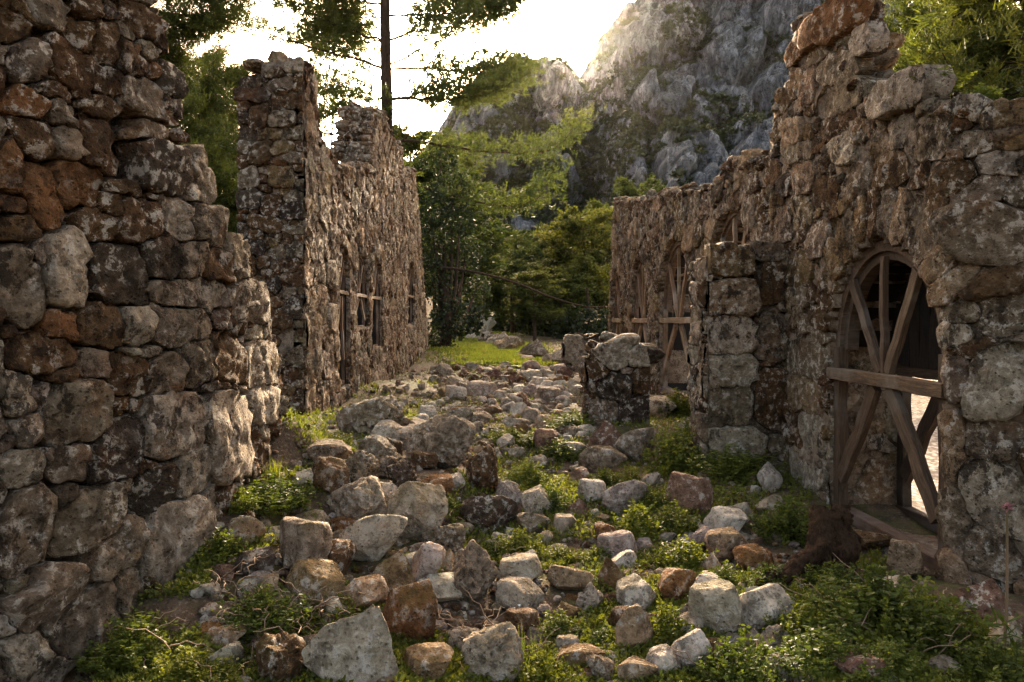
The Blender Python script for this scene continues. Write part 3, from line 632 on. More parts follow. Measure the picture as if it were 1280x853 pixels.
# small masonry bodies with several faces
def stub(name, label, x0, x1, y0, y1, zt, traced, poly, px_side=True, sizes=((.26, 200), (.16, 400), (.1, 500), (.06, 400)), pal=(('grey', 4), ('brown', 3), ('pale', 2), ('dark', 1)), crest=.2):
    e = empty(name, ((x0 + x1) / 2, (y0 + y1) / 2, gz((x0 + x1) / 2, y0)), label, 'wall')
    big = [(-9999, -9999), (9999, -9999), (9999, 9999), (-9999, 9999)]
    masonry(e, Face([(x0, y0), (x1, y0)], soft=.005), poly, traced=traced, sizes=sizes, res=.015, bulge=.06, pal=pal, core=(y1 - y0) - .05, cell=.05, recess=.045, crest=crest, z_lim=(-.2, zt + .3), jitter=.035, K=24)
    fs = Face([(x0, y1), (x0, y0)], soft=.005)
    tz = CZ - (min(p[1] for p in poly) - HY) / F * y0
    top = lambda a, z: z > tz - .15
    masonry(e, fs, big, holes=[top], sizes=sizes, res=.015, bulge=.05, pal=pal, z_lim=(-.2, zt + .3), jitter=.03, K=20)
    return e
stub('buttress', 'squared masonry buttress jutting from the right wall before the near arch', 1.76, 2.60, 7.2, 7.76, 2.6,
     [(915,373,74,44,0,t_,dict(out=.08)),(912,417,66,46,0,p_,dict(out=.05)),(914,464,60,38,0,p_,dict(out=.04)),(914,326,64,34,0,o_,dict(out=.05)),(908,508,72,50,0,g_),(916,556,90,44,0,p_),(960,318,40,24,0,g_),(962,350,36,60,0,b_),(966,420,40,60,0,g_),(966,500,40,80,0,b_)],
     [(880,352),(888,338),(905,326),(930,318),(955,306),(1002,300),(1002,620),(880,620)], crest=0)
stub('wall_remnant', 'chest-high squared stump of wall before the timber arches', .88, 1.58, 9.2, 9.75, 1.7, [(766,446,46,30,0,p_,dict(out=.03)),(796,446,26,26,0,p_),(748,462,26,30,0,b_),(770,485,50,34,0,d_),(755,515,36,34,0,g_),(790,515,36,40,0,d_),(800,478,26,34,0,b_)],
     [(735,452),(745,438),(760,432),(785,430),(800,434),(812,440),(812,545),(735,545)], crest=.28)
stub('wall_remnant', 'small far block of wall beside the stone row and the pines', 1.19, 2.0, 18.0, 18.6, 1.5, [(722,440,34,36,0,p_,dict(out=.04)),(744,442,20,30,0,g_)], [(706,424),(728,421),(752,424),(752,475),(706,475)], crest=.3)
# reveal of the near doorway: far jamb of pale worn blocks, facing us
jam = Face([(2.46, 6.33), (3.09, 6.33)], soft=.005)
yA = 6.30
masonry(w3, Face([(2.50, yA), (3.11, yA)], soft=.005), [(-9999, -9999), (9999, -9999), (9999, 9999), (-9999, 9999)], holes=[lambda a, z: (z > 1.5) | (z < 0)],
        sizes=((.34, 60), (.24, 120), (.14, 200)), res=.015, gap=.004, bulge=.015, pal=(('pale', 3), ('tan', 3), ('grey', 1)), z_lim=(0, 1.6), jitter=.012, K=24, budget=9999)
# pale wall out in the yard seen through the doorway
yd = empty('yard_wall', (11.0, 21.5, .3), 'pale sunlit wall glimpsed through the near doorway', 'wall')
masonry(yd, Face([(9.6, 21.5), (13.0, 21.5)], soft=.005), [(-9999, -9999), (9999, -9999), (9999, 9999), (-9999, 9999)], holes=[lambda a, z: z > 1.6], sizes=((.4, 200), (.25, 300)), res=.04, pal=(('tan', 3), ('pale', 2)), core=.5, cell=.15, z_lim=(0, 1.8), K=12)
# ---------------------------------------------------------------- timber frames in the arches
_beam = {}
def beam(name, parent, p0, p1, w, t, out, shade=1.0):
    """a squared board from p0 to p1, w wide in the wall plane, t deep along out"""
    p0, p1, out = (Vector(q) for q in (p0, p1, out)); L = (p1 - p0).length; x = (p1 - p0) / L; y = (out - x * out.dot(x)).normalized(); z = x.cross(y)
    key = (round(L, 2), round(w, 3), round(t, 3))
    if key not in _beam:
        n = 7; prof = [(-.5, -.44), (-.44, -.5), (.44, -.5), (.5, -.44), (.5, .44), (.44, .5), (-.44, .5), (-.5, .44)]
        V = []; r = np.random.default_rng(hash(key) % 9999)
        for i in range(n):
            f = 1 + r.normal() * .03; dy, dz = r.normal(size=2) * .004
            V += [((i / (n - 1) - .5) * L, a * t * f + dy, b * w * f + dz) for a, b in prof]
        Q = [(i * 8 + k, i * 8 + (k + 1) % 8, i * 8 + 8 + (k + 1) % 8, i * 8 + 8 + k) for i in range(n - 1) for k in range(8)]
        _beam[key] = new_mesh(name, V, [np.array(Q)[:, ::-1], np.array([list(range(8))]), np.array([[(n - 1) * 8 + 7 - i for i in range(8)]])], M['wood'], False)
    o = link(name, _beam[key], None, jit((shade, shade, shade), .15))
    o.matrix_world = Matrix.Translation((p0 + p1) / 2) @ Matrix((x, y, z)).transposed().to_4x4()
    o.parent = parent; o.matrix_parent_inverse = Matrix.Translation(parent.location).inverted()
    return o

def arch_rim(name, parent, face, a0, a1, zs, top, n0, wid, dep, seg=22, shade=1.0, lo=0.0):
    c, h = (a0 + a1) / 2, (a1 - a0) / 2; th = np.linspace(math.pi * (1 - lo), math.pi * lo, seg); V = []
    for t in th:
        for rr, nn in ((0, 0), (wid, 0), (wid, -dep), (0, -dep)):
            V.append(face.w(np.array(c + (h - rr) * math.cos(t)), zs + (top - zs - rr) * math.sin(t), n0 + nn))
    i = np.arange(seg - 1)[:, None] * 4; k = np.arange(4)[None]; Q = np.stack([i + k, i + (k + 1) % 4, i + 4 + (k + 1) % 4, i + 4 + k], -1).reshape(-1, 4)
    V = np.array(V); cen = V.mean(0)
    o = link(name, new_mesh(name, V - cen, [Q, np.array([[3, 2, 1, 0], [(seg - 1) * 4 + q for q in range(4)]])], M['wood'], False), None, (shade,) * 3); o.location = cen; return put(o, parent)

def arch_frame(name, label, face, hole, cross_z, n0, sc=1.0, braces=True, soffit=0, shade=1.0, parts='full', sp_dirs=(-.55, 0, .62), lining=False):
    a0, a1, zb, zs, top = hole.p; c, h = (a0 + a1) / 2, (a1 - a0) / 2
    loc = face.w(np.array(c), zb, n0); e = empty(name, loc, label, 'timber frame')
    q = lambda a, z, n=0.0: face.w(np.array(a), z, n0 + n)
    out = q(c, 1, 1) - q(c, 1, 0)
    W_ = .085 * sc
    arch_rim('arch_rim', e, face, a0, a1, zs, top, n0, W_ * .8, .07 * sc, shade=shade)
    arch_rim('inner_rim', e, face, a0 + W_ * .75, a1 - W_ * .75, zs, top - W_ * .75, n0 - .03 * sc, W_ * .7, .08 * sc, shade=.7 * shade)
    beam('crossbar', e, q(a0 - .03, cross_z, .03), q(a1 + .03, cross_z, .03), .08 * sc, .07 * sc, out, 1.15 * shade)
    for s in sp_dirs:                                        # spokes fan out from the middle of the crossbar
        aa = c + s * h * 1.0; zt = zs + (top - zs - W_) * max(0, 1 - (s * 1.02) ** 2) ** .5
        beam('spoke', e, q(c + s * .12 * h, cross_z + .05, -.01), q(aa, zt - .02, -.01), (.045 if s == 0 else .075) * sc, .04 * sc, out, shade)
    for s in (-1, 1):
        x = c + s * (h - W_ * .5); beam('post', e, q(x, zb, -.02), q(x, zs + .02, -.02), W_, .07 * sc, out, .75 * shade)
    if braces:
        for s in (-1, 1): beam('brace', e, q(c + s * .12 * h, cross_z - .05, .005 * s), q(c + s * (h - .12), max(zb + .1, cross_z - (cross_z - zb) * .72), .005 * s), .11 * sc, .045 * sc, out, .95 * shade)
    beam('sill', e, q(a0 + .02, zb + .04, -.03), q(a1 - .02, zb + .04, -.03), .08 * sc, .1 * sc, out, .8 * shade)
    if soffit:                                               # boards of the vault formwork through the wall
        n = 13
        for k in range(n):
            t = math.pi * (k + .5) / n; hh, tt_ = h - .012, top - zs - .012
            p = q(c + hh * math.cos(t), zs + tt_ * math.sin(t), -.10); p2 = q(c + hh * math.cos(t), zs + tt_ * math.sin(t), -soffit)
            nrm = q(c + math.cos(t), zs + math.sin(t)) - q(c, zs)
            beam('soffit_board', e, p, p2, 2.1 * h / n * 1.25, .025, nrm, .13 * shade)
    if lining:                                               # boards lining the jambs, near-black in colour so the recess reads dark
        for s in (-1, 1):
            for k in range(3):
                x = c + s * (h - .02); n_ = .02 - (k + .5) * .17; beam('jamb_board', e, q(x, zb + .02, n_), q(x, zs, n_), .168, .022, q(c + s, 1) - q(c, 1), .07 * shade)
    return e

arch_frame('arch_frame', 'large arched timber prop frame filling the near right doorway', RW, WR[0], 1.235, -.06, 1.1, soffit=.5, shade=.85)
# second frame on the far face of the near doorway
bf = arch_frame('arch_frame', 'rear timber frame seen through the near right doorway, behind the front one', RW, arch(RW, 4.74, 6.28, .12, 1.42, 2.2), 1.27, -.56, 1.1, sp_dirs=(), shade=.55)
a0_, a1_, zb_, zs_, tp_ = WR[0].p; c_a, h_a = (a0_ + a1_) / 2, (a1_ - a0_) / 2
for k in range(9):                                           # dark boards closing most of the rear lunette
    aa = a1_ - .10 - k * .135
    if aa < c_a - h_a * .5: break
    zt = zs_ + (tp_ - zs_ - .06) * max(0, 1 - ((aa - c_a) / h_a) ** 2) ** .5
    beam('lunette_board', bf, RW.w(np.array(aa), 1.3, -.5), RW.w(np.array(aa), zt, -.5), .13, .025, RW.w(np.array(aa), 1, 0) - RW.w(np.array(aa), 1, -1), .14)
lab = ['', 'half-hidden timber lunette above the squared buttress', 'tallest far timber arch frame, right behind the chest-high stump', 'narrow timber arch frame second from the far end of the right wall', 'farthest timber arch frame at the end of the right wall']
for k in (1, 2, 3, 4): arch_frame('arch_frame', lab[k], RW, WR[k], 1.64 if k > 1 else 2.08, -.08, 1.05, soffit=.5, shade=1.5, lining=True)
# jamb and soffit boards are darkened in colour so the deep arches read dark
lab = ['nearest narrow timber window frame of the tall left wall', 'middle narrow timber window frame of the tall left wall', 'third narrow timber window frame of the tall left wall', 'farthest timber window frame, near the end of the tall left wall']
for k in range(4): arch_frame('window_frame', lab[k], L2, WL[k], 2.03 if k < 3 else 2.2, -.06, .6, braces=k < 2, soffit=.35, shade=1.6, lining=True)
# ---------------------------------------------------------------- loose rocks: (px, bottom py, width px, height px, tint, shape, roll, label)
RK = [
(548,585,88,58,'grey','pit',12,'large pitted grey boulder with a slanting top on the rubble heap'),
(604,618,46,56,'brown','pit',-10,'dark brown pitted boulder right of the large slanting grey one'),
(441,650,86,52,'pale','pit',-8,'broad pale lichened boulder in the middle of the heap'),
(517,676,70,66,'pale','round',20,'big rounded pale boulder tilted to the right in the heap'),
(374,716,68,60,'grey','round',0,'rounded grey boulder at the left end of the heap'),
(466,708,80,54,'white','block',-12,'whitest flat-topped block in the middle of the heap'),
(420,720,36,40,'brown','block',0,'small brown block wedged beside the whitest flat-topped block'),
(489,740,56,46,'ochre','block',10,'squat ochre-brown block above the orange boulder'),
(390,757,70,46,'ochre','round',6,'smooth mossy brown boulder in front of the left end of the heap'),
(511,806,68,68,'rust','round',0,'bright orange-brown boulder in the foreground of the heap'),
(440,862,124,84,'pale','block',14,'largest pale boulder at the bottom edge of the picture'),
(450,768,62,34,'tan','slab',0,'flat tan stone behind the large pale foreground boulder'),
(545,758,66,28,'white','slab',8,'long white slab right of the ochre-brown block'),
(590,760,66,68,'grey','jag',0,'jagged grey upright boulder on the right of the heap'),
(552,698,56,36,'grey','pit',0,'low grey boulder right of the whitest block'),
(609,664,64,44,'dark','pit',10,'dark boulder with white lichen on the right flank of the heap'),
(531,735,36,46,'pink','block',20,'narrow pinkish block between the ochre and jagged grey rocks'),
(461,790,32,28,'pale','block',0,'small pale block left of the orange-brown boulder'),
(410,583,54,30,'grey','slab',0,'low grey rock at the back left of the heap'),
(410,617,48,38,'brown','round',0,'mossy brown boulder at the back left of the heap'),
(446,602,46,36,'grey','jag',-10,'grey angular rock behind the broad pale boulder'),
(470,584,66,34,'grey','pit',0,'broad grey boulder near the top of the heap'),
(481,559,42,26,'pale','slab',0,'pale slab lying on top of the heap'),
(500,612,40,32,'dark','jag',15,'darkest angular rock behind the tilted round boulder'),
(543,617,46,20,'rust','slab',4,'flat rusty stone below the large slanting grey boulder'),
(569,613,22,18,'white','round',0,'small round white stone beside the flat rusty one'),
(379,665,54,22,'pale','slab',-6,'pale flat stone above the rounded grey boulder'),
(437,668,54,22,'rust','slab',0,'rust-red flat stone under the broad pale boulder'),
(473,628,48,24,'white','block',8,'white block between the two big pale boulders'),
(377,608,32,18,'white','round',-8,'little white oval stone at the back left of the heap'),
(531,858,66,40,'ochre','block',0,'mossy brown block right of the largest foreground boulder'),
(614,858,76,66,'pale','pit',14,'pale foreground boulder with dark crust at the bottom edge'),
(315,720,48,30,'dark','round',0,'dark brown stone left of the rounded grey boulder'),
(300,686,42,36,'tan','block',0,'tan stone in the weeds near the left wall'),
(345,862,64,62,'brown','jag',0,'rough dark brown boulder left of the largest foreground one'),
(275,820,58,24,'tan','slab',-10,'flat mossy tan slab near the bottom left weeds'),
(258,802,30,18,'rust','block',0,'small rusty block above the mossy tan slab'),
(272,846,56,24,'pale','slab',-12,'pale slab at the bottom edge near the left wall'),
(465,545,76,44,'grey','pit',0,'big grey boulder crowning the far end of the heap'),
(440,540,40,32,'grey','round',0,'grey boulder at the top left of the heap by the plastered wall'),
(500,560,34,24,'pale','block',0,'pale block right of the boulder crowning the heap'),
(636,638,32,34,'pink','round',0,'pinkish boulder right of the dark lichened one'),
(865,642,54,44,'red','round',8,'reddish brown boulder in the weeds before the buttress'),
(758,569,48,34,'red','block',-14,'reddish wedge-shaped rock left of the tilted grey slab'),
(799,577,52,36,'grey','slab',-22,'grey slab leaning up to the right before the stump of wall'),
(755,592,56,26,'grey','slab',6,'flat grey slab below the reddish wedge'),
(719,575,32,18,'pale','slab',0,'pale flat stone left of the reddish wedge'),
(724,611,28,18,'red','slab',0,'small reddish flat stone left of the pale round one'),
(741,632,34,26,'white','round',0,'pale round stone left of the pinkish block'),
(783,646,62,36,'pink','block',0,'wide pinkish block in the middle of the weeds'),
(722,651,32,20,'red','block',0,'small reddish stone below the pale round one'),
(672,649,38,36,'pale','round',0,'pale boulder at the right foot of the heap'),
(704,671,30,20,'pale','block',0,'small pale block in the short grass mid-picture'),
(666,668,42,24,'grey','slab',8,'low grey stone at the right foot of the heap'),
(772,701,48,32,'pink','round',-8,'lichen-spotted round stone in the middle of the clearing'),
(758,686,26,26,'rust','slab',-20,'rusty upright sliver behind the lichen-spotted stone'),
(778,719,38,22,'white','slab',0,'pale flat stone below the lichen-spotted one'),
(766,745,38,38,'brown','block',-20,'brown wedge standing in the clearing'),
(715,741,56,24,'tan','round',8,'long tan loaf-shaped stone in the clearing'),
(738,768,32,34,'pale','jag',0,'knobbly pale stone below the tan loaf'),
(801,769,52,40,'white','round',0,'bright white boulder in the centre foreground'),
(849,760,44,46,'rust','block',0,'rusty pyramid-shaped stone right of the bright white boulder'),
(885,750,44,24,'white','slab',10,'white flat stone right of the rusty pyramid'),
(900,802,64,60,'pale','round',-10,'big knobby pale boulder in the right foreground'),
(861,787,30,28,'pale','block',0,'small pale block left of the big knobby boulder'),
(912,672,48,30,'white','block',6,'whitish block behind the tan stone by the stump'),
(917,700,60,34,'tan','round',8,'tan rounded stone left of the rusty flat one'),
(946,711,48,24,'rust','round',-4,'rusty flat stone left of the gnarled stump'),
(881,687,28,22,'pink','round',0,'small pinkish stone left of the tan rounded one'),
(893,722,32,26,'tan','block',-12,'small tan block below the tan rounded stone'),
(793,820,52,44,'tan','slab',-30,'fin-shaped layered tan stone in the foreground'),
(832,852,40,34,'white','round',0,'white rounded stone at the bottom edge'),
(868,844,46,42,'white','round',0,'whitest round boulder in the right foreground'),
(800,860,48,30,'tan','block',0,'tan block cut by the bottom edge'),
(754,858,38,34,'grey','jag',0,'ribbed grey stone at the bottom edge'),
(727,841,60,24,'ochre','slab',-10,'flat orange-tan slab in the foreground'),
(710,823,30,22,'pale','round',0,'small pale stone above the flat orange-tan slab'),
(962,792,68,52,'white','round',6,'broad white boulder in front of the gnarled stump'),
(648,734,58,30,'pale','round',-4,'pale loaf-shaped stone at the heap edge'),
(650,762,60,32,'pale','round',6,'second pale loaf-shaped stone, just below the first'),
(780,797,34,30,'brown','block',0,'brown block left of the fin-shaped stone'),
(652,795,44,28,'brown','round',0,'mossy brown stone right of the jagged grey boulder'),
(815,616,24,20,'pale','block',0,'small pale block right of the wide pinkish one'),
(944,816,38,26,'grey','block',0,'grey stone below the broad white boulder'),
(975,818,44,34,'pale','jag',0,'rough pale stone right under the broad white boulder'),
(982,858,38,26,'pale','round',0,'pale cobble at the bottom edge right of centre'),
(1085,862,62,32,'red','slab',0,'reddish cobble at the bottom edge among weeds'),
(967,613,26,32,'white','round',-20,'white upright stone against the foot of the right wall'),
(965,644,34,20,'pale','slab',6,'pale flat stone under the white upright one'),
(918,570,20,16,'red','round',0,'tiny reddish stone at the foot of the buttress'),
(1137,722,38,42,'tan','round',0,'tan boulder against the right side of the doorway sill'),
(1127,756,38,28,'white','round',0,'white stone below the doorway sill'),
(1101,690,70,18,'brown','slab',0,'flat dark threshold slab of the near doorway'),
(1245,782,76,48,'red','block',0,'dark red block at the foot of the right pier'),
(1268,818,34,40,'pale','jag',10,'rough pale stone beside the tall dry stalk'),
(1184,852,34,22,'pink','block',0,'pinkish stone in the weeds at the bottom right'),
(534,525,24,17,'white','round',0,'white stone behind the crowning boulder'),
(569,502,28,17,'white','round',0,'bright oval stone on the far rubble left of the path'),
(569,487,22,15,'pale','round',0,'pale stone just behind the bright oval one'),
(676,489,22,14,'white','round',0,'small white stone on the far rubble right of the path'),
(687,504,30,18,'grey','round',0,'grey rounded stone on the far rubble before the stump of wall'),
(646,542,36,15,'pale','slab',0,'pale flat stone in the grass behind the heap'),
(681,567,32,24,'red','block',0,'dark reddish block in the grass behind the heap'),
(599,532,30,14,'grey','slab',0,'flat grey stone between heap and far rubble'),
(825,524,42,22,'pale','slab',0,'pale slab against the foot of the timber arch by the stump'),
(672,588,26,14,'grey','slab',0,'small grey slab right of the brown pitted boulder'),
(645,577,22,14,'pale','block',0,'small pale block right of the large slanting boulder'),
]
hero = []; placed = []; labels_used = {}
def put_rock(p, w, h, tint, kind, roll, label, group=None, mesh=None, sink=.16, depth=None):
    d = p[1]; W_, H_ = w * 1.1 / F * d, h * 1.12 / F * d
    o = link('rock', mesh or random.choice(ROCKS[kind]), None, jit(tuple(min(.75, q * 1.4) for q in TINT[tint]), .12))
    dp = depth or (W_ + H_) / 2 * random.uniform(.85, 1.15)
    o.scale = (W_ / 2, dp / 2, H_ / 2 * (1 + sink)); o.location = (p[0], p[1] + dp * .35, p[2] + H_ / 2 * (1 - sink))
    o.rotation_euler = (random.gauss(0, .12), math.radians(roll), random.gauss(0, .25))
    tag(o, label, 'rock', group or 'loose rocks of the fallen masonry'); placed.append((p[0], p[1] + dp * .35, max(W_, dp) / 2)); return o
for q in RK:
    p = on_ground(q[0], q[1]); o = put_rock(p, *q[2:7], q[7]); hero.append((q[0], q[1] - q[3] / 2, q[7]))
# further rocks of the field, named by the labelled rock nearest to them
SHORT = {}
cnt = 0; tries = 0; HXY = np.array([(a, b) for a, b, _ in hero]); HL = [c for *_, c in hero]
def free(x, y, r):
    return all((x - a) ** 2 + (y - b) ** 2 > (r + c * .8) ** 2 for a, b, c in placed)
ZONES = [((300, 640), (560, 850), .10, 34), ((420, 640), (510, 600), .14, 16), ((545, 735), (455, 500), .22, 48), ((560, 740), (500, 560), .16, 18), ((620, 960), (600, 850), .095, 30), ((860, 1130), (660, 850), .08, 10)]
for (xa, xb), (ya, yb), base, num in ZONES:
    n = t = 0
    while n < num and t < num * 30:
        t += 1; px_, py_ = random.uniform(xa, xb), random.uniform(ya, yb); p = on_ground(px_, py_)
        sz = base * random.lognormvariate(0, .35)
        if not free(p[0], p[1], sz * .45): continue
        if p[0] > 2.3 or p[0] < -2.2 or (p[1] > 18.8 and abs(p[0] - path_line(p[1])) < 1.35): continue
        tn = random.choices(('grey', 'pale', 'white', 'pink', 'tan', 'brown', 'red', 'rust'), (4, 5, 3, 2, 2, 2, 1, .6))[0]
        px_size = sz / p[1] * F; kind = random.choice(('round', 'block', 'slab', 'pit', 'round'))
        k = int(((HXY - (px_, py_)) ** 2).sum(1).argmin()); dx, dy = px_ - HXY[k, 0], py_ - HXY[k, 1]
        rel = ('right of' if dx > 0 else 'left of') if abs(dx) > abs(dy) * 1.2 else ('below' if dy > 0 else 'behind')
        cw = dict(grey='grey', pale='pale', white='white', pink='pinkish', tan='tan', brown='brown', red='reddish', rust='rusty')[tn]
        kw_ = dict(round='rounded stone', block='angular stone', slab='flat stone', pit='pitted stone')[kind]
        ref = ' '.join(HL[k].split()[:5]); ref = ref[:-3] if ref.endswith(' of') else ref
        while ref.split()[-1] in ('the', 'with', 'in', 'of', 'a', 'at', 'on', 'left', 'right', 'behind', 'below', 'beside', 'between', 'under', 'above', 'stone-', 'just', 'and', 'against', 'near', 'lying', 'tilted', 'to', 'before', 'wedged', 'far', 'back', 'bottom', 'tilted', 'cut', 'by', 'top', 'middle', 'foot', 'white-', 'standing', 'big-'): ref = ' '.join(ref.split()[:-1])
        lb_ = f'small {cw} {kw_} just {rel} the {ref}'
        if lb_ in labels_used: continue
        labels_used[lb_] = 1; put_rock(p, px_size, px_size * random.uniform(.5, .8), tn, kind, random.gauss(0, 8), lb_, 'small stones strewn through the rubble'); n += 1
_o = 'first second third fourth fifth sixth seventh eighth ninth tenth eleventh twelfth thirteenth fourteenth fifteenth sixteenth seventeenth eighteenth nineteenth twentieth'.split(); ORD = _o + ['twenty-' + q for q in _o[:9]] + ['thirtieth'] + ['thirty-' + q for q in _o[:9]]
# courses of squared stones running along the path
for k in range(34):
    t = k / 33; y = 18.8 + t * 27; x = 1.05 - t * 3.1 + random.gauss(0, .12)
    if k % 3 == 2: x -= .5
    z = float(gz(x, y)); w = random.uniform(.35, .75); px_s = w / y * F
    put_rock(np.array([x, y, z + (.12 if k % 3 == 0 else 0)]), px_s, px_s * random.uniform(.4, .55), random.choice(('grey', 'pale', 'pale', 'tan')), 'block', random.gauss(0, 4),
             ORD[k] + ' block from the near end of the low stone row along the path', 'blocks of the stone row along the path')
put_rock(np.array([-1.35, 41, float(gz(-1.35, 41)) + .2]), 22, 16, 'white', 'block', 0, 'pale block at the far end of the stone row')
# the rest of the fallen stones, too many to tell apart
acc = Acc(); MID = [rock_shape(800 + j, 3, cuts=12, lo=.48, hi=.82, amp=.12, pit=.15) for j in range(7)]
for (xa, xb), (ya, yb), base, num in (((300, 640), (530, 860), .075, 430), ((540, 740), (452, 505), .17, 260), ((545, 745), (500, 570), .11, 150), ((640, 1000), (570, 860), .065, 480), ((1000, 1200), (660, 860), .05, 60), ((230, 420), (560, 860), .06, 80), ((400, 560), (470, 540), .10, 70)):
    for _ in range(num):
        px_, py_ = random.uniform(xa, xb), random.uniform(ya, yb); p = on_ground(px_, py_); sz = base * random.lognormvariate(0, .4)
        if p[0] > 2.2 or p[0] < -2.1 or (p[1] > 18.8 and abs(p[0] - path_line(p[1])) < 1.35) or not free(p[0], p[1], sz * .1): continue
        V, Fc = random.choice(MID); an = random.uniform(0, 6.28); c_, q_ = math.cos(an), math.sin(an); V = (V * np.array([.5, random.uniform(.35, .5), random.uniform(.25, .4)]) * sz) @ np.array([[c_, -q_, 0], [q_, c_, 0], [0, 0, 1]])
        acc.add(V + p + [0, 0, sz * .16], Fc, jit(TINT[random.choice(('grey', 'pale', 'pale', 'white', 'white', 'tan', 'brown', 'pink', 'red'))], .15))
tag(link('rubble_stones', acc.mesh('rubble_stones', M['rubble_bits'], True, True)), 'small fallen stones filling the gaps of the rubble', 'rubble', kind='stuff')
# pebbles and chips between the rocks
acc = Acc()
for _ in range(4800):
    u = random.random()
    if u < .65: px_, py_ = random.uniform(250, 1180), random.uniform(520, 870)
    else: px_, py_ = random.gauss(630, 60), random.uniform(462, 530)
    p = on_ground(px_, py_) if random.random() < .2 else None
    if p is None:
        d = 1.4 * F / (py_ - HY); x = (px_ - HX) / F * d; p = np.array([x, d, 0.0])
    if not -2.2 < p[0] < 2.35: continue
    s_ = random.lognormvariate(-3.75, .45) * (1 if p[1] < 9 else 1.9); V, Fc = random.choice(BITS); an = random.uniform(0, 6.28); c_, q_ = math.cos(an), math.sin(an)
    V = V * s_ * np.array([1, random.uniform(.6, 1), random.uniform(.4, .8)]); V = V @ np.array([[c_, -q_, 0], [q_, c_, 0], [0, 0, 1]])
    p[2] = 0; acc.add(V + p, Fc, jit(TINT[random.choice(('grey', 'pale', 'pale', 'tan', 'brown', 'white', 'red', 'rust'))], .2))
Vp = np.concatenate(acc.V); cen = np.concatenate([np.tile(v.mean(0)[:2], (len(v), 1)) for v in acc.V]); Vp[:, 2] += gz(cen[:, 0], cen[:, 1]); acc.V = [Vp]
tag(link('pebbles', acc.mesh('pebbles', M['rubble_bits'], True, True)), 'small stone chips strewn between rocks on the earth', 'pebbles', kind='stuff')

# ---------------------------------------------------------------- weeds, grass, twigs
def leaf_quads(cen, dirs, length, width, fold=.25):
    n = len(cen); d = dirs / (np.linalg.norm(dirs, axis=1)[:, None] + 1e-9); a = np.cross(d, rng.normal(size=(n, 3))); a /= np.linalg.norm(a, axis=1)[:, None] + 1e-9
    L, Wd = np.broadcast_to(length, n)[:, None], np.broadcast_to(width, n)[:, None]; up = np.cross(a, d)
    V = np.stack([cen, cen + d * L * .5 + a * Wd + up * Wd * fold, cen + d * L, cen + d * L * .5 - a * Wd + up * Wd * fold], 1).reshape(-1, 3)
    return V, np.arange(4 * n).reshape(-1, 4)
def weed_mesh(seed, stems=60, leaves=13, lw=.020, tall=1.0):
    r = np.random.default_rng(seed); fol, st = Acc(), Acc()
    for s_ in range(stems):
        an = r.uniform(0, 6.28); rad = r.uniform(0, .42) ** .8; b = np.array([rad * math.cos(an), rad * math.sin(an), 0]); lean = b * r.uniform(.2, .9) + r.normal(size=3) * .1
        h = r.uniform(.45, 1.0) * (1.12 - rad) * tall; t = np.linspace(0, 1, 5)[:, None]; pts = b + lean * t ** 1.5 * .5 + np.array([0, 0, 1]) * t * h
        st.add(*tube(pts, [.006, .0055, .005, .004, .002], 3))
        m = leaves; tt_ = r.uniform(.12, 1.0, m); c = np.stack([np.interp(tt_, t[:, 0], pts[:, k]) for k in range(3)], 1)
        dr = r.normal(size=(m, 3)); dr[:, 2] = np.abs(dr[:, 2]) * .5 + .12
        ln = r.uniform(1.6, 3.4, m) * lw * 1.25; fol.add(*leaf_quads(c, dr, ln * 1.3, ln * .36))
    return fol.mesh('foliage', M['weed'], False), st.mesh('stem', M['weed'])
WEEDS = [weed_mesh(k, 90, 15, .025) for k in range(5)] + [weed_mesh(20 + k, 120, 20, .019, 1.0) for k in range(3)]
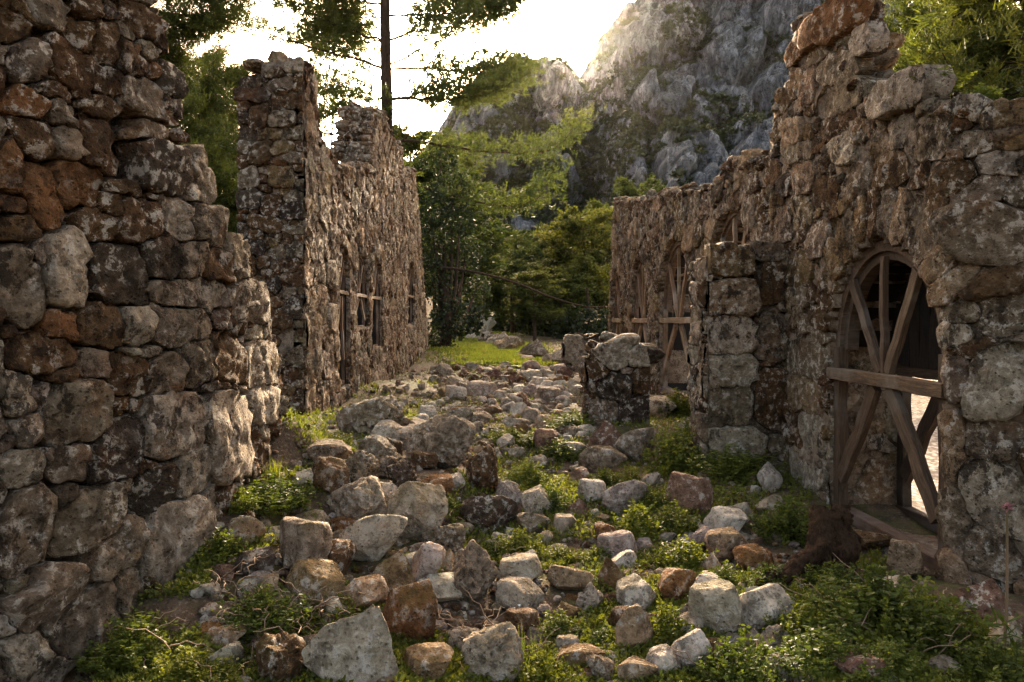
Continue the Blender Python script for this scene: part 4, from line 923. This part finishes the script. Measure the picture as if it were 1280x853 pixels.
PL = [(330,640,100,52,'in the bank between the left wall and the heap'),(290,645,60,40,'at the foot of the near left wall'),(275,700,54,42,'under the tan stone by the left wall'),(325,785,110,62,'left of the largest foreground boulder'),
 (170,835,120,66,'at the bottom left corner against the wall'),(230,858,110,50,'at the bottom edge beside the left wall'),(372,500,44,34,'in the gap between the two left walls'),(400,560,70,30,'behind the heap by the plastered wall'),
 (650,700,56,44,'at the right foot of the heap'),(844,592,70,72,'before the buttress, left of the reddish brown boulder'),(795,678,52,54,'below the wide pinkish block'),(855,712,58,46,'left of the small tan block'),(840,668,58,44,'below the reddish brown boulder'),
 (752,612,36,30,'above the pale round stone'),(790,612,40,32,'behind the wide pinkish block'),(832,805,60,56,'left of the big knobby boulder'),(750,808,46,30,'right of the small pale stone in the foreground'),
 (1095,785,150,76,'under the near doorway, the tallest of the right foreground'),(1165,812,110,96,'dark and dense at the foot of the right pier'),(1040,848,130,66,'at the bottom edge right of the pale cobble'),(1010,800,84,66,'right of the rough pale stone'),
 (925,862,90,86,'at the bottom edge right of the whitest round boulder'),(1245,862,110,66,'in the bottom right corner round the dry stalk'),(985,678,74,60,'left of the gnarled stump'),(920,600,100,44,'in the shade at the foot of the buttress'),(868,560,40,46,'at the left corner of the buttress'),
 (905,735,46,40,'below the tan block'),(700,795,54,32,'right of the mossy brown stone'),(682,858,66,60,'right of the pale foreground boulder with dark crust'),(845,522,56,40,'against the foot of the tall timber arch'),(715,535,60,26,'left of the stump of wall'),
 (660,610,50,34,'left of the small reddish flat stone'),(690,640,44,34,'right of the pale boulder at the heap foot'),(615,700,36,30,'between the low grey and jagged grey boulders'),(1040,735,60,36,'at the foot of the gnarled stump'),(960,740,60,40,'behind the broad white boulder'),(1115,850,80,56,'between the bottom weeds and the pier'),
 (700,575,60,26,'behind the pale flat stone'),(640,555,60,24,'right of the slanting grey boulder'),(815,640,50,36,'right of the wide pinkish block'),(745,700,40,26,'left of the lichen-spotted stone'),(700,700,40,24,'above the long tan loaf'),(560,640,36,28,'between the tilted round and dark lichened boulders')]
for i, (px_, py_, w, h, where) in enumerate(PL):
    p = on_ground(px_, py_); d = p[1]; W_, H_ = w / F * d, h / F * d
    e = empty('weed_clump', p, f'leafy green weed clump {where}', 'plant', 'weed clumps among the rubble')
    e.scale = (W_ * 1.0, (W_ + H_) * .5, H_ * .92); e.rotation_euler = (0, 0, random.choice((0, math.pi)) + random.gauss(0, .3))
    fo, st = WEEDS[i % 5] if W_ < .3 else WEEDS[5 + i % 3]
    link('foliage', fo, e); link('stems', st, e)
# low ground cover and grass: uncountable
def scatter(n, dens):
    px_ = rng.uniform(120, 1270, n); py_ = 425 + 445 * rng.uniform(0, 1, n) ** .62
    d = 1.32 * F / (py_ - HY); x = (px_ - HX) / F * d; k = (x > -2.6) & (x < 2.45) & (d < 24); x, d = x[k], d[k]
    m = fbm(np.stack([x * 1.3, d * 1.1, x * 0], -1), 3, seed=88) + .35 * fbm(np.stack([x * 5, d * 5, x * 0], -1), 2, seed=89) + np.interp(d, [3, 5, 8, 14, 24], [-.02, .0, .16, .0, .1]) + np.where(x < -.5, np.where(d < 8, -.2, 0), .03)
    k = m > dens; x, d = x[k], d[k]; return x, d, gz(x, d)
x, y, z = scatter(170000, .05); n = len(x)
dr = rng.normal(size=(n, 3)); dr[:, 2] = np.abs(dr[:, 2]) * .6 + .1
ln = rng.uniform(.008, .020, n) * (1 + y * .06); V, Q = leaf_quads(np.stack([x, y, z + rng.uniform(0, .05, n) * (1 + y * .03)], -1), dr, ln * 1.4, ln * .5)
tag(link('ground_cover', new_mesh('ground_cover', V, [Q], M['cover'], False)), 'low small-leaved green ground cover between the stones', 'ground cover', kind='stuff')
x, y, z = scatter(120000, .10); n = len(x); b = np.stack([x, y, z - .005], -1)
lean = rng.normal(size=(n, 3)) * .5; lean[:, 2] = 1; h = rng.uniform(.025, .075, n)[:, None] * (1 + y * .05)[:, None]; wv = rng.normal(size=(n, 3)); wv[:, 2] = 0; wv *= (.0022 * (1 + y * .12))[:, None]
V = np.stack([b - wv, b + wv, b + lean * h], 1).reshape(-1, 3)
tag(link('grass', new_mesh('grass', V, [np.arange(3 * n).reshape(-1, 3)], M['grass'], False)), 'short thin grass growing between the stones', 'grass', kind='stuff')
# thicker grass on the far path and verge
yv = rng.uniform(18.8, 46, 50000); xv = path_line(yv) + rng.normal(size=50000) * .8; xv[:6000] += rng.uniform(-1.4, .8, 6000); zv = gz(xv, yv) + .05
b = np.stack([xv, yv, zv], -1); lean = rng.normal(size=b.shape) * .5; lean[:, 2] = 1; wv = rng.normal(size=b.shape); wv[:, 2] = 0
V = np.stack([b - wv * .012, b + wv * .012, b + lean * rng.uniform(.04, .12, (50000, 1))], 1).reshape(-1, 3)
tag(link('path_grass', new_mesh('path_grass', V, [np.arange(150000).reshape(-1, 3)], M['grass'], False)), 'bright yellow-green grass along the far path', 'grass', kind='stuff')
# a tuft of long grass and white daisies near the bottom centre
def tuft(px_, py_, n, h, label):
    p = on_ground(px_, py_); acc = Acc()
    for _ in range(n):
        a = random.uniform(0, 6.28); l = random.uniform(.1, .5); hh = h * random.uniform(.5, 1); t = np.linspace(0, 1, 5)[:, None]
        pts = np.array([random.gauss(0, .025), random.gauss(0, .025), 0]) + np.array([math.cos(a), math.sin(a), 0]) * l * hh * t ** 2 + np.array([0, 0, hh]) * t; wv = np.array([-math.sin(a), math.cos(a), 0]) * .004 * (1 - t * .9)
        V = np.stack([pts - wv, pts + wv], 1).reshape(-1, 3); k = np.arange(4) * 2; acc.add(V, np.stack([k, k + 1, k + 3, k + 2], -1))
    o = link('grass_tuft', acc.mesh('grass_tuft', M['grass'])); o.location = p; tag(o, label, 'grass')
tuft(655, 835, 40, .22, 'tuft of long grass right of the dark-crusted foreground boulder'); tuft(345, 560, 60, .22, 'tuft of long grass on the bank at the end of the left wall'); tuft(390, 640, 40, .15, 'tuft of short grass behind the pale flat stone of the heap')
acc_f = Acc()
dp = on_ground(640, 775)
dz = empty('daisy_patch', dp, 'few white daisies below the pale loaf-shaped stones', 'flowers')
for i in range(6):
    c = np.array([random.gauss(0, .05), random.gauss(0, .03), .05 + random.uniform(0, .04)]); acc = Acc(); acc.add(*tube([c * [1, 1, 0], c], [.0015, .0015], 3))
    n = 9; th = np.linspace(0, 6.28, n, endpoint=False); dr = np.stack([np.cos(th), np.sin(th), th * 0 + .15], -1); V, Q = leaf_quads(np.tile(c, (n, 1)), dr, .011, .003); acc.add(V, Q); link('daisy', acc.mesh('daisy', M['petal'], False), dz)
def twigs(name, spots, label):
    acc = Acc(); base = on_ground(*spots[0][:2])
    for px_, py_, n, L in spots:
        p = on_ground(px_, py_)
        for _ in range(n):
            a = random.uniform(0, 6.28); el = random.uniform(-.1, 1.0); l = L * random.uniform(.4, 1.2); d = np.array([math.cos(a) * math.cos(el), math.sin(a) * math.cos(el), math.sin(el)])
            s0 = p + np.array([random.gauss(0, .1), random.gauss(0, .08), random.uniform(.0, .12)]); pts = [s0 + d * l * t + np.array([random.gauss(0, .007), random.gauss(0, .007), random.gauss(0, .007) - .06 * t * t]) for t in np.linspace(0, 1, 6)]
            acc.add(*tube(pts, np.linspace(.0036, .0014, 6), 4))
    tag(link(name, acc.mesh(name, M['twig'])), label, 'twigs', kind='stuff')
twigs('dry_twigs', [(335,775,40,.22),(360,800,36,.2),(330,845,16,.2),(420,770,22,.15),(600,815,30,.24),(560,800,16,.2),(300,740,24,.16),(640,830,14,.2),(640,700,10,.2),(575,640,12,.25),(1060,800,12,.3),(1150,830,12,.3),(985,800,10,.22),(200,835,14,.25),(900,840,8,.2),(800,700,8,.15),(1180,760,8,.25)], 'tangles of dry brown twigs and bramble stems over the boulders')
# tall dry flower stalk at the right edge
p = on_ground(1252, 842); top = P(1259, 634, p[1]); st = empty('flower_stalk', p, 'single tall dry flower stalk at the right edge', 'plant')
ln = smooth_line([p, p * .6 + top * .4 + np.array([.012, 0, 0]), top], 12)
put(link('stalk', Acc.mesh((lambda a: (a.add(*tube(ln, np.linspace(.0085, .005, 12), 7)), a)[1])(Acc()), 'stalk', M['stalk'])), st)
acc = Acc(); V, Q = leaf_quads(np.tile(top, (40, 1)), rng.normal(size=(40, 3)) + [0, 0, .4], .028, .005); acc.add(V, Q); put(link('seed_head', acc.mesh('seed_head', M['flower'], False)), st)
acc = Acc(); md = ln[4]; V, Q = leaf_quads(np.tile(md, (26, 1)) + rng.normal(size=(26, 3)) * .02, rng.normal(size=(26, 3)) + [0, 0, .1], .11, .008); acc.add(V, Q); put(link('leaves', acc.mesh('leaves', M['weed'], False)), st)
# gnarled stump with its root by the doorway
sp = on_ground(1040, 712); e = empty('gnarled_stump', sp, 'dark gnarled tree stump with a forked root left of the doorway', 'stump')
def limb(pp, rad, nm):
    ln = smooth_line(np.array([P(a, b, c) for a, b, c in pp]), 70); V, Q = tube(ln, np.interp(np.linspace(0, 1, 70), np.linspace(0, 1, len(rad)), rad), 26)
    c = np.repeat(ln, 26, 0); V = c + (V - c) * (1 + .75 * fbm(V * 9, 2, seed=5) + .22 * fbm(V * 40, 2, seed=6))[:, None]; put(link(nm, new_mesh(nm, V, [Q], M['dead_bark'])), e)
limb([(1026, 634, 5.0), (1024, 660, 4.95), (1018, 690, 4.85), (990, 712, 4.7), (958, 728, 4.6), (945, 745, 4.55)], [.045, .065, .08, .07, .055, .03], 'root')
limb([(1050, 632, 5.15), (1052, 665, 5.1), (1048, 700, 5.0), (1050, 740, 4.95)], [.07, .10, .12, .14], 'trunk')
limb([(1020, 665, 4.95), (1028, 690, 4.9), (1030, 725, 4.8)], [.05, .07, .06], 'root')
# ---------------------------------------------------------------- trees
def tufts(cen, dirs, n, length, width):
    """needle tufts: n thin blades round every twig end"""
    m = len(cen); d = dirs[:, None] / (np.linalg.norm(dirs, axis=1)[:, None, None] + 1e-9) * .9 + rng.normal(size=(m, n, 3)) * .55; d /= np.linalg.norm(d, axis=2)[..., None]
    L = length * rng.uniform(.6, 1.15, (m, n, 1)); a = np.cross(d, rng.normal(size=(m, n, 3))); a /= np.linalg.norm(a, axis=2)[..., None]; b = cen[:, None] + rng.normal(size=(m, n, 3)) * length * .25
    return np.stack([b - a * width, b + a * width, b + d * L], 2).reshape(-1, 3)
def pine_mesh(seed, H=9.0, R=2.6, bare=.25, whorls=17, nl=7, tl=.30, tw=.045, mat='pine', dens=1.0):
    r = np.random.default_rng(seed); tr = Acc(); cs, ds = [], []
    sway = r.normal(size=(6, 2)) * .12 * np.linspace(0, 1, 6)[:, None] * H / 9; tp = smooth_line(np.c_[sway, np.linspace(0, H, 6)], 20)
    tr.add(*tube(tp, np.linspace(.017 * H, .012, 20), 8))
    for w in range(whorls):
        f = bare + (1 - bare) * (w + r.uniform(0, .8)) / whorls; z = f * H; b0 = np.array([np.interp(z, tp[:, 2], tp[:, k]) for k in range(3)])
        prof = R * (math.sin(math.pi * min(1, (1.02 - f) / (1.02 - bare) * .62 + .08)) ** .8)
        for k in range(r.integers(3, 6)):
            an = r.uniform(0, 6.28); L = prof * r.uniform(.55, 1.15); d = np.array([math.cos(an), math.sin(an), r.uniform(-.05, .45)])
            t = np.linspace(0, 1, 6)[:, None]; pts = b0 + d * L * t + np.array([0, 0, 1]) * L * .22 * t ** 2 + r.normal(size=(6, 3)) * .04 * L * t
            tr.add(*tube(pts, np.linspace(.012 + .01 * L, .006, 6), 4))
            m = max(4, int(L * 26 * dens)); u = np.round(r.uniform(.25, 1, m) ** .7 * 9) / 9; c = np.stack([np.interp(u, t[:, 0], pts[:, q]) for q in range(3)], 1); bn = r.normal(size=(max(2, m // 9), 3)) * np.array([.26, .26, .15]) * (L * .32 + .25); c += bn[r.integers(0, len(bn), m)] + r.normal(size=(m, 3)) * .07
            cs.append(c); dd = d + r.normal(size=(m, 3)) * .6; dd[:, 2] += .5; ds.append(dd)
    V = tufts(np.concatenate(cs), np.concatenate(ds), nl, tl, tw)
    return tr.mesh('trunk', M['bark']), new_mesh('crown', V, [np.arange(len(V)).reshape(-1, 3)], M[mat], False)
PINES = [pine_mesh(1, 9, 2.7, .18, 18, 7), pine_mesh(2, 9, 2.3, .25, 18, 7), pine_mesh(3, 9, 3.0, .15, 16, 7, mat='pine_dark'), pine_mesh(4, 9, 2.4, .30, 15, 7, mat='pine_dark'), pine_mesh(5, 9, 2.6, .12, 22, 12, .20, .012, dens=2.6), pine_mesh(6, 9, 2.8, .12, 20, 12, .22, .013, 'pine_dark', 2.4), pine_mesh(7, 9, 2.2, .3, 12, 9, .26, .02, dens=.55)]
def pine(k, x, y, h, wid, label, group='pines beyond the ruins', rot=None, dz=0):
    e = empty('pine_tree', (x, y, float(gz(x, y)) - .1 + dz), label, 'tree', group); e.scale = (wid, wid, h / 9); e.rotation_euler = (0, 0, random.uniform(0, 6.28) if rot is None else rot)
    link('trunk', PINES[k][0], e); link('crown', PINES[k][1], e); return e
def pine_px(k, px_, top_py, d, wid, label, **kw):
    x = (px_ - HX) / F * d; z0 = float(gz(x, d)); pine(k, x, d, CZ - (top_py - HY) / F * d - z0, wid, label, **kw)
pine_px(2, 728, 268, 46, 1.0, 'dark rounded pine touching the end of the right wall')
pine_px(0, 690, 292, 52, .95, 'olive pine left of the dark rounded one')
pine_px(1, 655, 290, 62, 1.1, 'olive pine in the middle of the grove at the path end')
pine_px(0, 640, 325, 44, .7, 'short olive pine over the low stone row')
pine_px(3, 700, 335, 42, .75, 'low dark pine in front of the grove, near the far wall block')
pine_px(2, 760, 262, 56, 1.1, 'tall dark pine half behind the end of the right wall')
pine_px(1, 610, 318, 66, 1.0, 'pale olive pine right of the ivy tree, far down the path')
pine_px(0, 580, 300, 74, 1.2, 'hazy olive pine farthest down the path')
pine_px(3, 668, 340, 38, .6, 'small dark pine directly behind the stone row')
pine_px(2, 800, 235, 60, 1.2, 'pine mostly hidden behind the right wall')
pine_px(1, 545, 205, 40, 1.5, 'broad olive pine behind the far end of the tall left wall')
pine_px(0, 515, 165, 48, 1.5, 'pine behind the tall left wall, right of the lone trunk')
pine_px(4, 250, 70, 17, .72, 'dense sunlit pine in the gap between the two left walls')
pine_px(4, 285, 150, 20, .8, 'dark pine low in the gap between the left walls')
pine_px(5, 222, 150, 15, .6, 'dark pine against the edge of the near left wall')
pine_px(6, 416, 15, 30, .55, 'thin pine left of the lone trunk behind the tall wall')
pine_px(0, 455, 200, 26, .7, 'short pine showing through the notch of the tall left wall')
pine_px(0, 345, 190, 24, .9, 'pine hidden behind the tall left wall')
pine_px(5, 1185, 10, 14, .85, 'dark pine rising behind the jagged peak of the right wall')
pine_px(5, 1285, -110, 13, 1.1, 'tallest dark pine at the top right corner')
pine_px(5, 1125, 55, 17, .6, 'small pine just right of the wall peak')
pine_px(4, 1235, 20, 17, .9, 'dark pine between the two right corner pines')

# the lone pine: trunk and branches follow the photograph, spread in depth
def lone():
    d0 = 26.0; bx = (483 - HX) / F * d0; z0 = float(gz(bx, d0)); e = empty('pine_tree', (bx, d0, z0), 'lone tall pine with long bare lower branches behind the left wall', 'tree', 'pines beyond the ruins')
    tr = Acc(); cs, ds = [], []
    pts = smooth_line([(bx + .1, d0, z0 - .2), P(484, 160, d0), P(482, 60, d0), P(481, -60, d0), P(484, -200, d0)], 24); tr.add(*tube(pts, np.linspace(.21, .14, 24), 10))
    BR = [([(478,85),(420,67),(338,43),(286,18)],.05,.35),([(476,52),(430,53),(370,50)],.035,.8),([(476,50),(440,38),(400,22),(345,-4)],.045,1.0),([(478,22),(430,21),(385,8)],.03,1.2),([(476,124),(440,112),(398,106)],.035,.8),([(477,145),(440,142),(398,147)],.03,.7),
          ([(488,20),(540,18),(600,12),(655,0)],.04,1.5),([(488,50),(530,38),(600,30),(645,8)],.045,1.4),([(488,80),(530,60),(565,40),(580,12)],.035,.5),([(488,87),(540,86),(600,88),(652,68)],.04,1.0),([(490,125),(530,115),(580,98),(632,78)],.04,.9),
          ([(490,124),(540,123),(600,120),(664,92)],.05,1.5),([(490,176),(540,180),(620,191),(690,186),(730,148)],.055,.55),([(492,215),(540,240),(580,248),(630,258),(668,250),(692,212)],.055,.55),([(492,182),(520,160),(526,145),(530,112)],.025,.0),
          ([(480,0),(440,-20),(380,-40),(330,-60)],.05,1.2),([(484,-10),(540,-30),(620,-40),(670,-50)],.05,1.2),([(482,-60),(430,-90),(380,-100)],.05,1.2),([(484,-60),(540,-90),(600,-110)],.05,1.2),([(483,-120),(440,-160)],.04,1.4),([(483,-120),(530,-165)],.04,1.4),([(478,100),(455,85),(440,60),(432,20)],.022,.5),([(478,8),(440,0),(410,-8),(380,-10)],.04,1.6),([(486,0),(540,-6),(590,-10),(640,-25)],.04,1.6),([(478,38),(450,30),(420,40),(395,62)],.03,1.3)]
    for pl, rad, den in BR:
        tip = random.uniform(-3, 3); m = len(pl); q = smooth_line([P(a, b, d0 + tip * (i / (m - 1)) ** 1.3) for i, (a, b) in enumerate(pl)], 18); q[1:-1] += rng.normal(size=(16, 3)) * .025
        tr.add(*tube(q, np.linspace(rad * 1.0, .012, 18), 5)); L = np.linalg.norm(np.diff(q, axis=0), axis=1).sum()
        k = int(L * 125 * max(den, .5 if den else 0))
        if not k: continue
        u = np.round(rng.uniform(.16, 1, k) ** .8 * 14) / 14 * 17; c = np.stack([np.interp(u, np.arange(18), q[:, j]) for j in range(3)], 1); so = rng.normal(size=(k, 3)) * np.array([.24, .42, .20]); so[:, 2] += .16 * den ** .5
        # twigs carry the tufts a little off the branch, in bunches
        bunch = rng.normal(size=(max(3, k // 22), 3)) * np.array([.42, .5, .24]); c = c + so * .3 + [0, 0, .1] + bunch[rng.integers(0, len(bunch), k)] * .85
        cs.append(c); dd = rng.normal(size=(k, 3)) * .7; dd[:, 2] += .6; dd += (q[-1] - q[0]) / L * .5; ds.append(dd)
        for _ in range(int(L * 2.2)):
            u0 = random.uniform(4, 17); s0 = np.array([np.interp(u0, np.arange(18), q[:, j]) for j in range(3)]); tr.add(*tube([s0, s0 + rng.normal(size=3) * [.2, .2, .12] + [0, 0, .08], s0 + rng.normal(size=3) * [.35, .4, .2] + [0, 0, .22]], [.010, .008, .004], 3))
    V = tufts(np.concatenate(cs), np.concatenate(ds), 6, .21, .021)
    put(link('trunk', tr.mesh('trunk', M['bark'])), e); put(link('crown', new_mesh('crown', V, [np.arange(len(V)).reshape(-1, 3)], M['pine'], False)), e)
lone()
# boughs reaching in at the top left, from a pine that stands behind the near wall
def bough():
    bx, by = -5.6, 9.5; e = empty('pine_tree', (bx, by, float(gz(bx, by))), 'pine behind the near left wall with boughs hanging into the top left sky', 'tree', 'pines beyond the ruins')
    tr = Acc(); cs, ds = [], []; t0 = np.array([bx, by, float(gz(bx, by))]); tr.add(*tube(smooth_line([t0, t0 + [.2, .1, 3], t0 + [.5, 0, 6.5], t0 + [.5, .2, 9.5]], 14), np.linspace(.2, .07, 14), 8))
    for pl, dd_ in (([(60,-60),(180,10),(250,20),(288,12)],9.0),([(90,10),(190,45),(235,42),(262,30)],9.3),([(60,40),(190,62),(225,72)],9.6),([(60,-120),(200,-20),(270,0),(300,-20)],9.0),([(100,-160),(240,-60),(330,-50)],9.2)):
        q = smooth_line([P(a, b, dd_ + i * .1) for i, (a, b) in enumerate(pl)], 16); tr.add(*tube(q, np.linspace(.05, .006, 16), 5)); k = 620; u = rng.uniform(.3, 1, k) * 15
        c = np.stack([np.interp(u, np.arange(16), q[:, j]) for j in range(3)], 1); bunch = rng.normal(size=(40, 3)) * np.array([.16, .2, .12]); c += bunch[rng.integers(0, 40, k)] + rng.normal(size=(k, 3)) * .05; cs.append(c); dd = rng.normal(size=(k, 3)) * .8; dd[:, 2] += .4; ds.append(dd)
    V = tufts(np.concatenate(cs), np.concatenate(ds), 9, .11, .005); put(link('trunk', tr.mesh('trunk', M['bark'])), e); put(link('crown', new_mesh('crown', V, [np.arange(len(V)).reshape(-1, 3)], M['pine_dark'], False)), e)
bough()
# ivy-clad tree at the end of the tall left wall, with its long bare branch
def leafy(name, label, px_, base_py, d, clumps, leaves, lw, mat, trunk_r, cat='tree', bare=None):
    x = (px_ - HX) / F * d; z0 = float(gz(x, d)); e = empty(name, (x, d, z0), label, cat); tr = Acc(); cs = []
    for a, b, rx, rz, dd in clumps:
        c = P(a, b, d + dd); R = np.array([rx, (rx + rz) / 2 * .9, rz]); n = int(leaves * rx * rz)
        v = rng.normal(size=(n, 3)); v /= np.linalg.norm(v, axis=1)[:, None]; lob = 1 + .45 * fbm(v * 1.7 + c, 3, seed=int(a)); cs.append(c + v * R * (rng.uniform(.25, 1, n) ** .5 * lob)[:, None])
        tr.add(*tube(smooth_line([(x, d, z0 + .3), ((x + c[0]) / 2 + .1, d + dd * .3, (z0 + c[2]) / 2), c], 8), np.linspace(trunk_r * .6, .02, 8), 5))
    C = np.concatenate(cs); C = C[C[:, 2] > gz(C[:, 0], C[:, 1], False)]; V, Q = leaf_quads(C, rng.normal(size=C.shape) + [0, -.2, -.1], rng.uniform(.7, 1.3, len(C)) * lw, rng.uniform(.7, 1.3, len(C)) * lw * .4)
    tr.add(*tube(smooth_line([(x, d, z0 - .2), (x + .05, d, z0 + 1), (x - .05, d, z0 + 2.6)], 10), np.linspace(trunk_r * 1.25, trunk_r * .8, 10), 9))
    if bare: tr.add(*tube(smooth_line([P(*b) for b in bare], 30) + rng.normal(size=(30, 3)) * .008, np.linspace(.05, .012, 30), 5))
    put(link('trunk', tr.mesh('trunk', M['bark'])), e); put(link('crown', new_mesh('crown', V, [Q], M[mat], False)), e)
leafy('ivy_tree', 'dark ivy-covered tree at the end of the tall left wall with a long bare branch', 556, 450, 25.0, [(548,300,.9,.8,.6),(566,236,.8,.6,1.0),(540,350,.7,.8,0),(562,400,.6,.7,-.2),(582,318,.7,.6,1.0),(530,425,.5,.5,.4),(550,200,.7,.4,1.5),(536,262,.8,.7,.5),(596,360,.5,.5,1.2),(575,275,.6,.5,.2),(552,440,.5,.4,.0)], 1300, .12, 'bush', .16, bare=[(530,333,25),(580,338,24.5),(640,352,24),(690,372,23.5),(735,384,23),(770,381,22.5)])
for px_, py_, d, rx, rz, lab in ((640,408,48,2.2,1.3,'dark thicket under the pines at the path end, middle one'),(605,400,58,2.4,1.6,'dark thicket left of the path end'),(690,410,44,1.9,1.1,'dark thicket right of the stone row'),(735,412,40,1.9,1.2,'dark thicket beside the end of the right wall'),(575,395,34,1.2,1.0,'brownish bush beside the ivy-covered tree')):
    leafy('bush', lab, px_, 430, d, [(px_, py_ - 4, rx, rz, 0), (px_ - 14, py_ + 4, rx * .7, rz * .7, .6), (px_ + 15, py_ + 5, rx * .7, rz * .7, -.4)], 260, .26, 'bush', .08, 'bush')
# weeds on top of the right wall
def crown_weeds(face, pts):
    for i, (px_, py_, w, h, lab) in enumerate(pts):
        a, z, d = face.uv(px_, py_); p = face.w(np.array(a), z, -.12); e = empty('wall_weed', p, lab, 'plant'); e.scale = (w / F * d, w / F * d, h / F * d)
        fo, st = WEEDS[i % 5]; link('foliage', fo, e); link('stems', st, e)
crown_weeds(RW, [(1150, 108, 70, 22, 'grassy weeds on top of the right wall, near the big pale stone'), (1220, 122, 40, 24, 'green weeds on top of the right wall above the ochre stone'), (1200, 248, 50, 26, 'weed tuft growing on the ledge over the right pier'), (1262, 225, 40, 20, 'small weed on the ledge at the right edge')])

# ---------------------------------------------------------------- haze over the valley
HZ = bpy.data.materials.new('haze_air'); HZ.use_nodes = True; nt = HZ.node_tree; nt.nodes.clear(); ou = nt.nodes.new('ShaderNodeOutputMaterial'); pv = nt.nodes.new('ShaderNodeVolumePrincipled')
pv.inputs['Color'].default_value = (1.0, .95, .88, 1); pv.inputs['Density'].default_value = .000009; pv.inputs['Anisotropy'].default_value = .9; nt.links.new(pv.outputs[0], ou.inputs['Volume'])
lo, hi = np.array([-699, -689, -240.]), np.array([699, 705, 260.])
V = np.array([[(lo, hi)[i][0], (lo, hi)[j][1], (lo, hi)[k][2]] for i in (0, 1) for j in (0, 1) for k in (0, 1)])
tag(link('haze', new_mesh('haze', V, [np.array([[0, 1, 3, 2], [4, 6, 7, 5], [0, 4, 5, 1], [2, 3, 7, 6], [0, 2, 6, 4], [1, 5, 7, 3]])], HZ, False)), 'thin warm haze in the valley air', 'haze', kind='stuff')
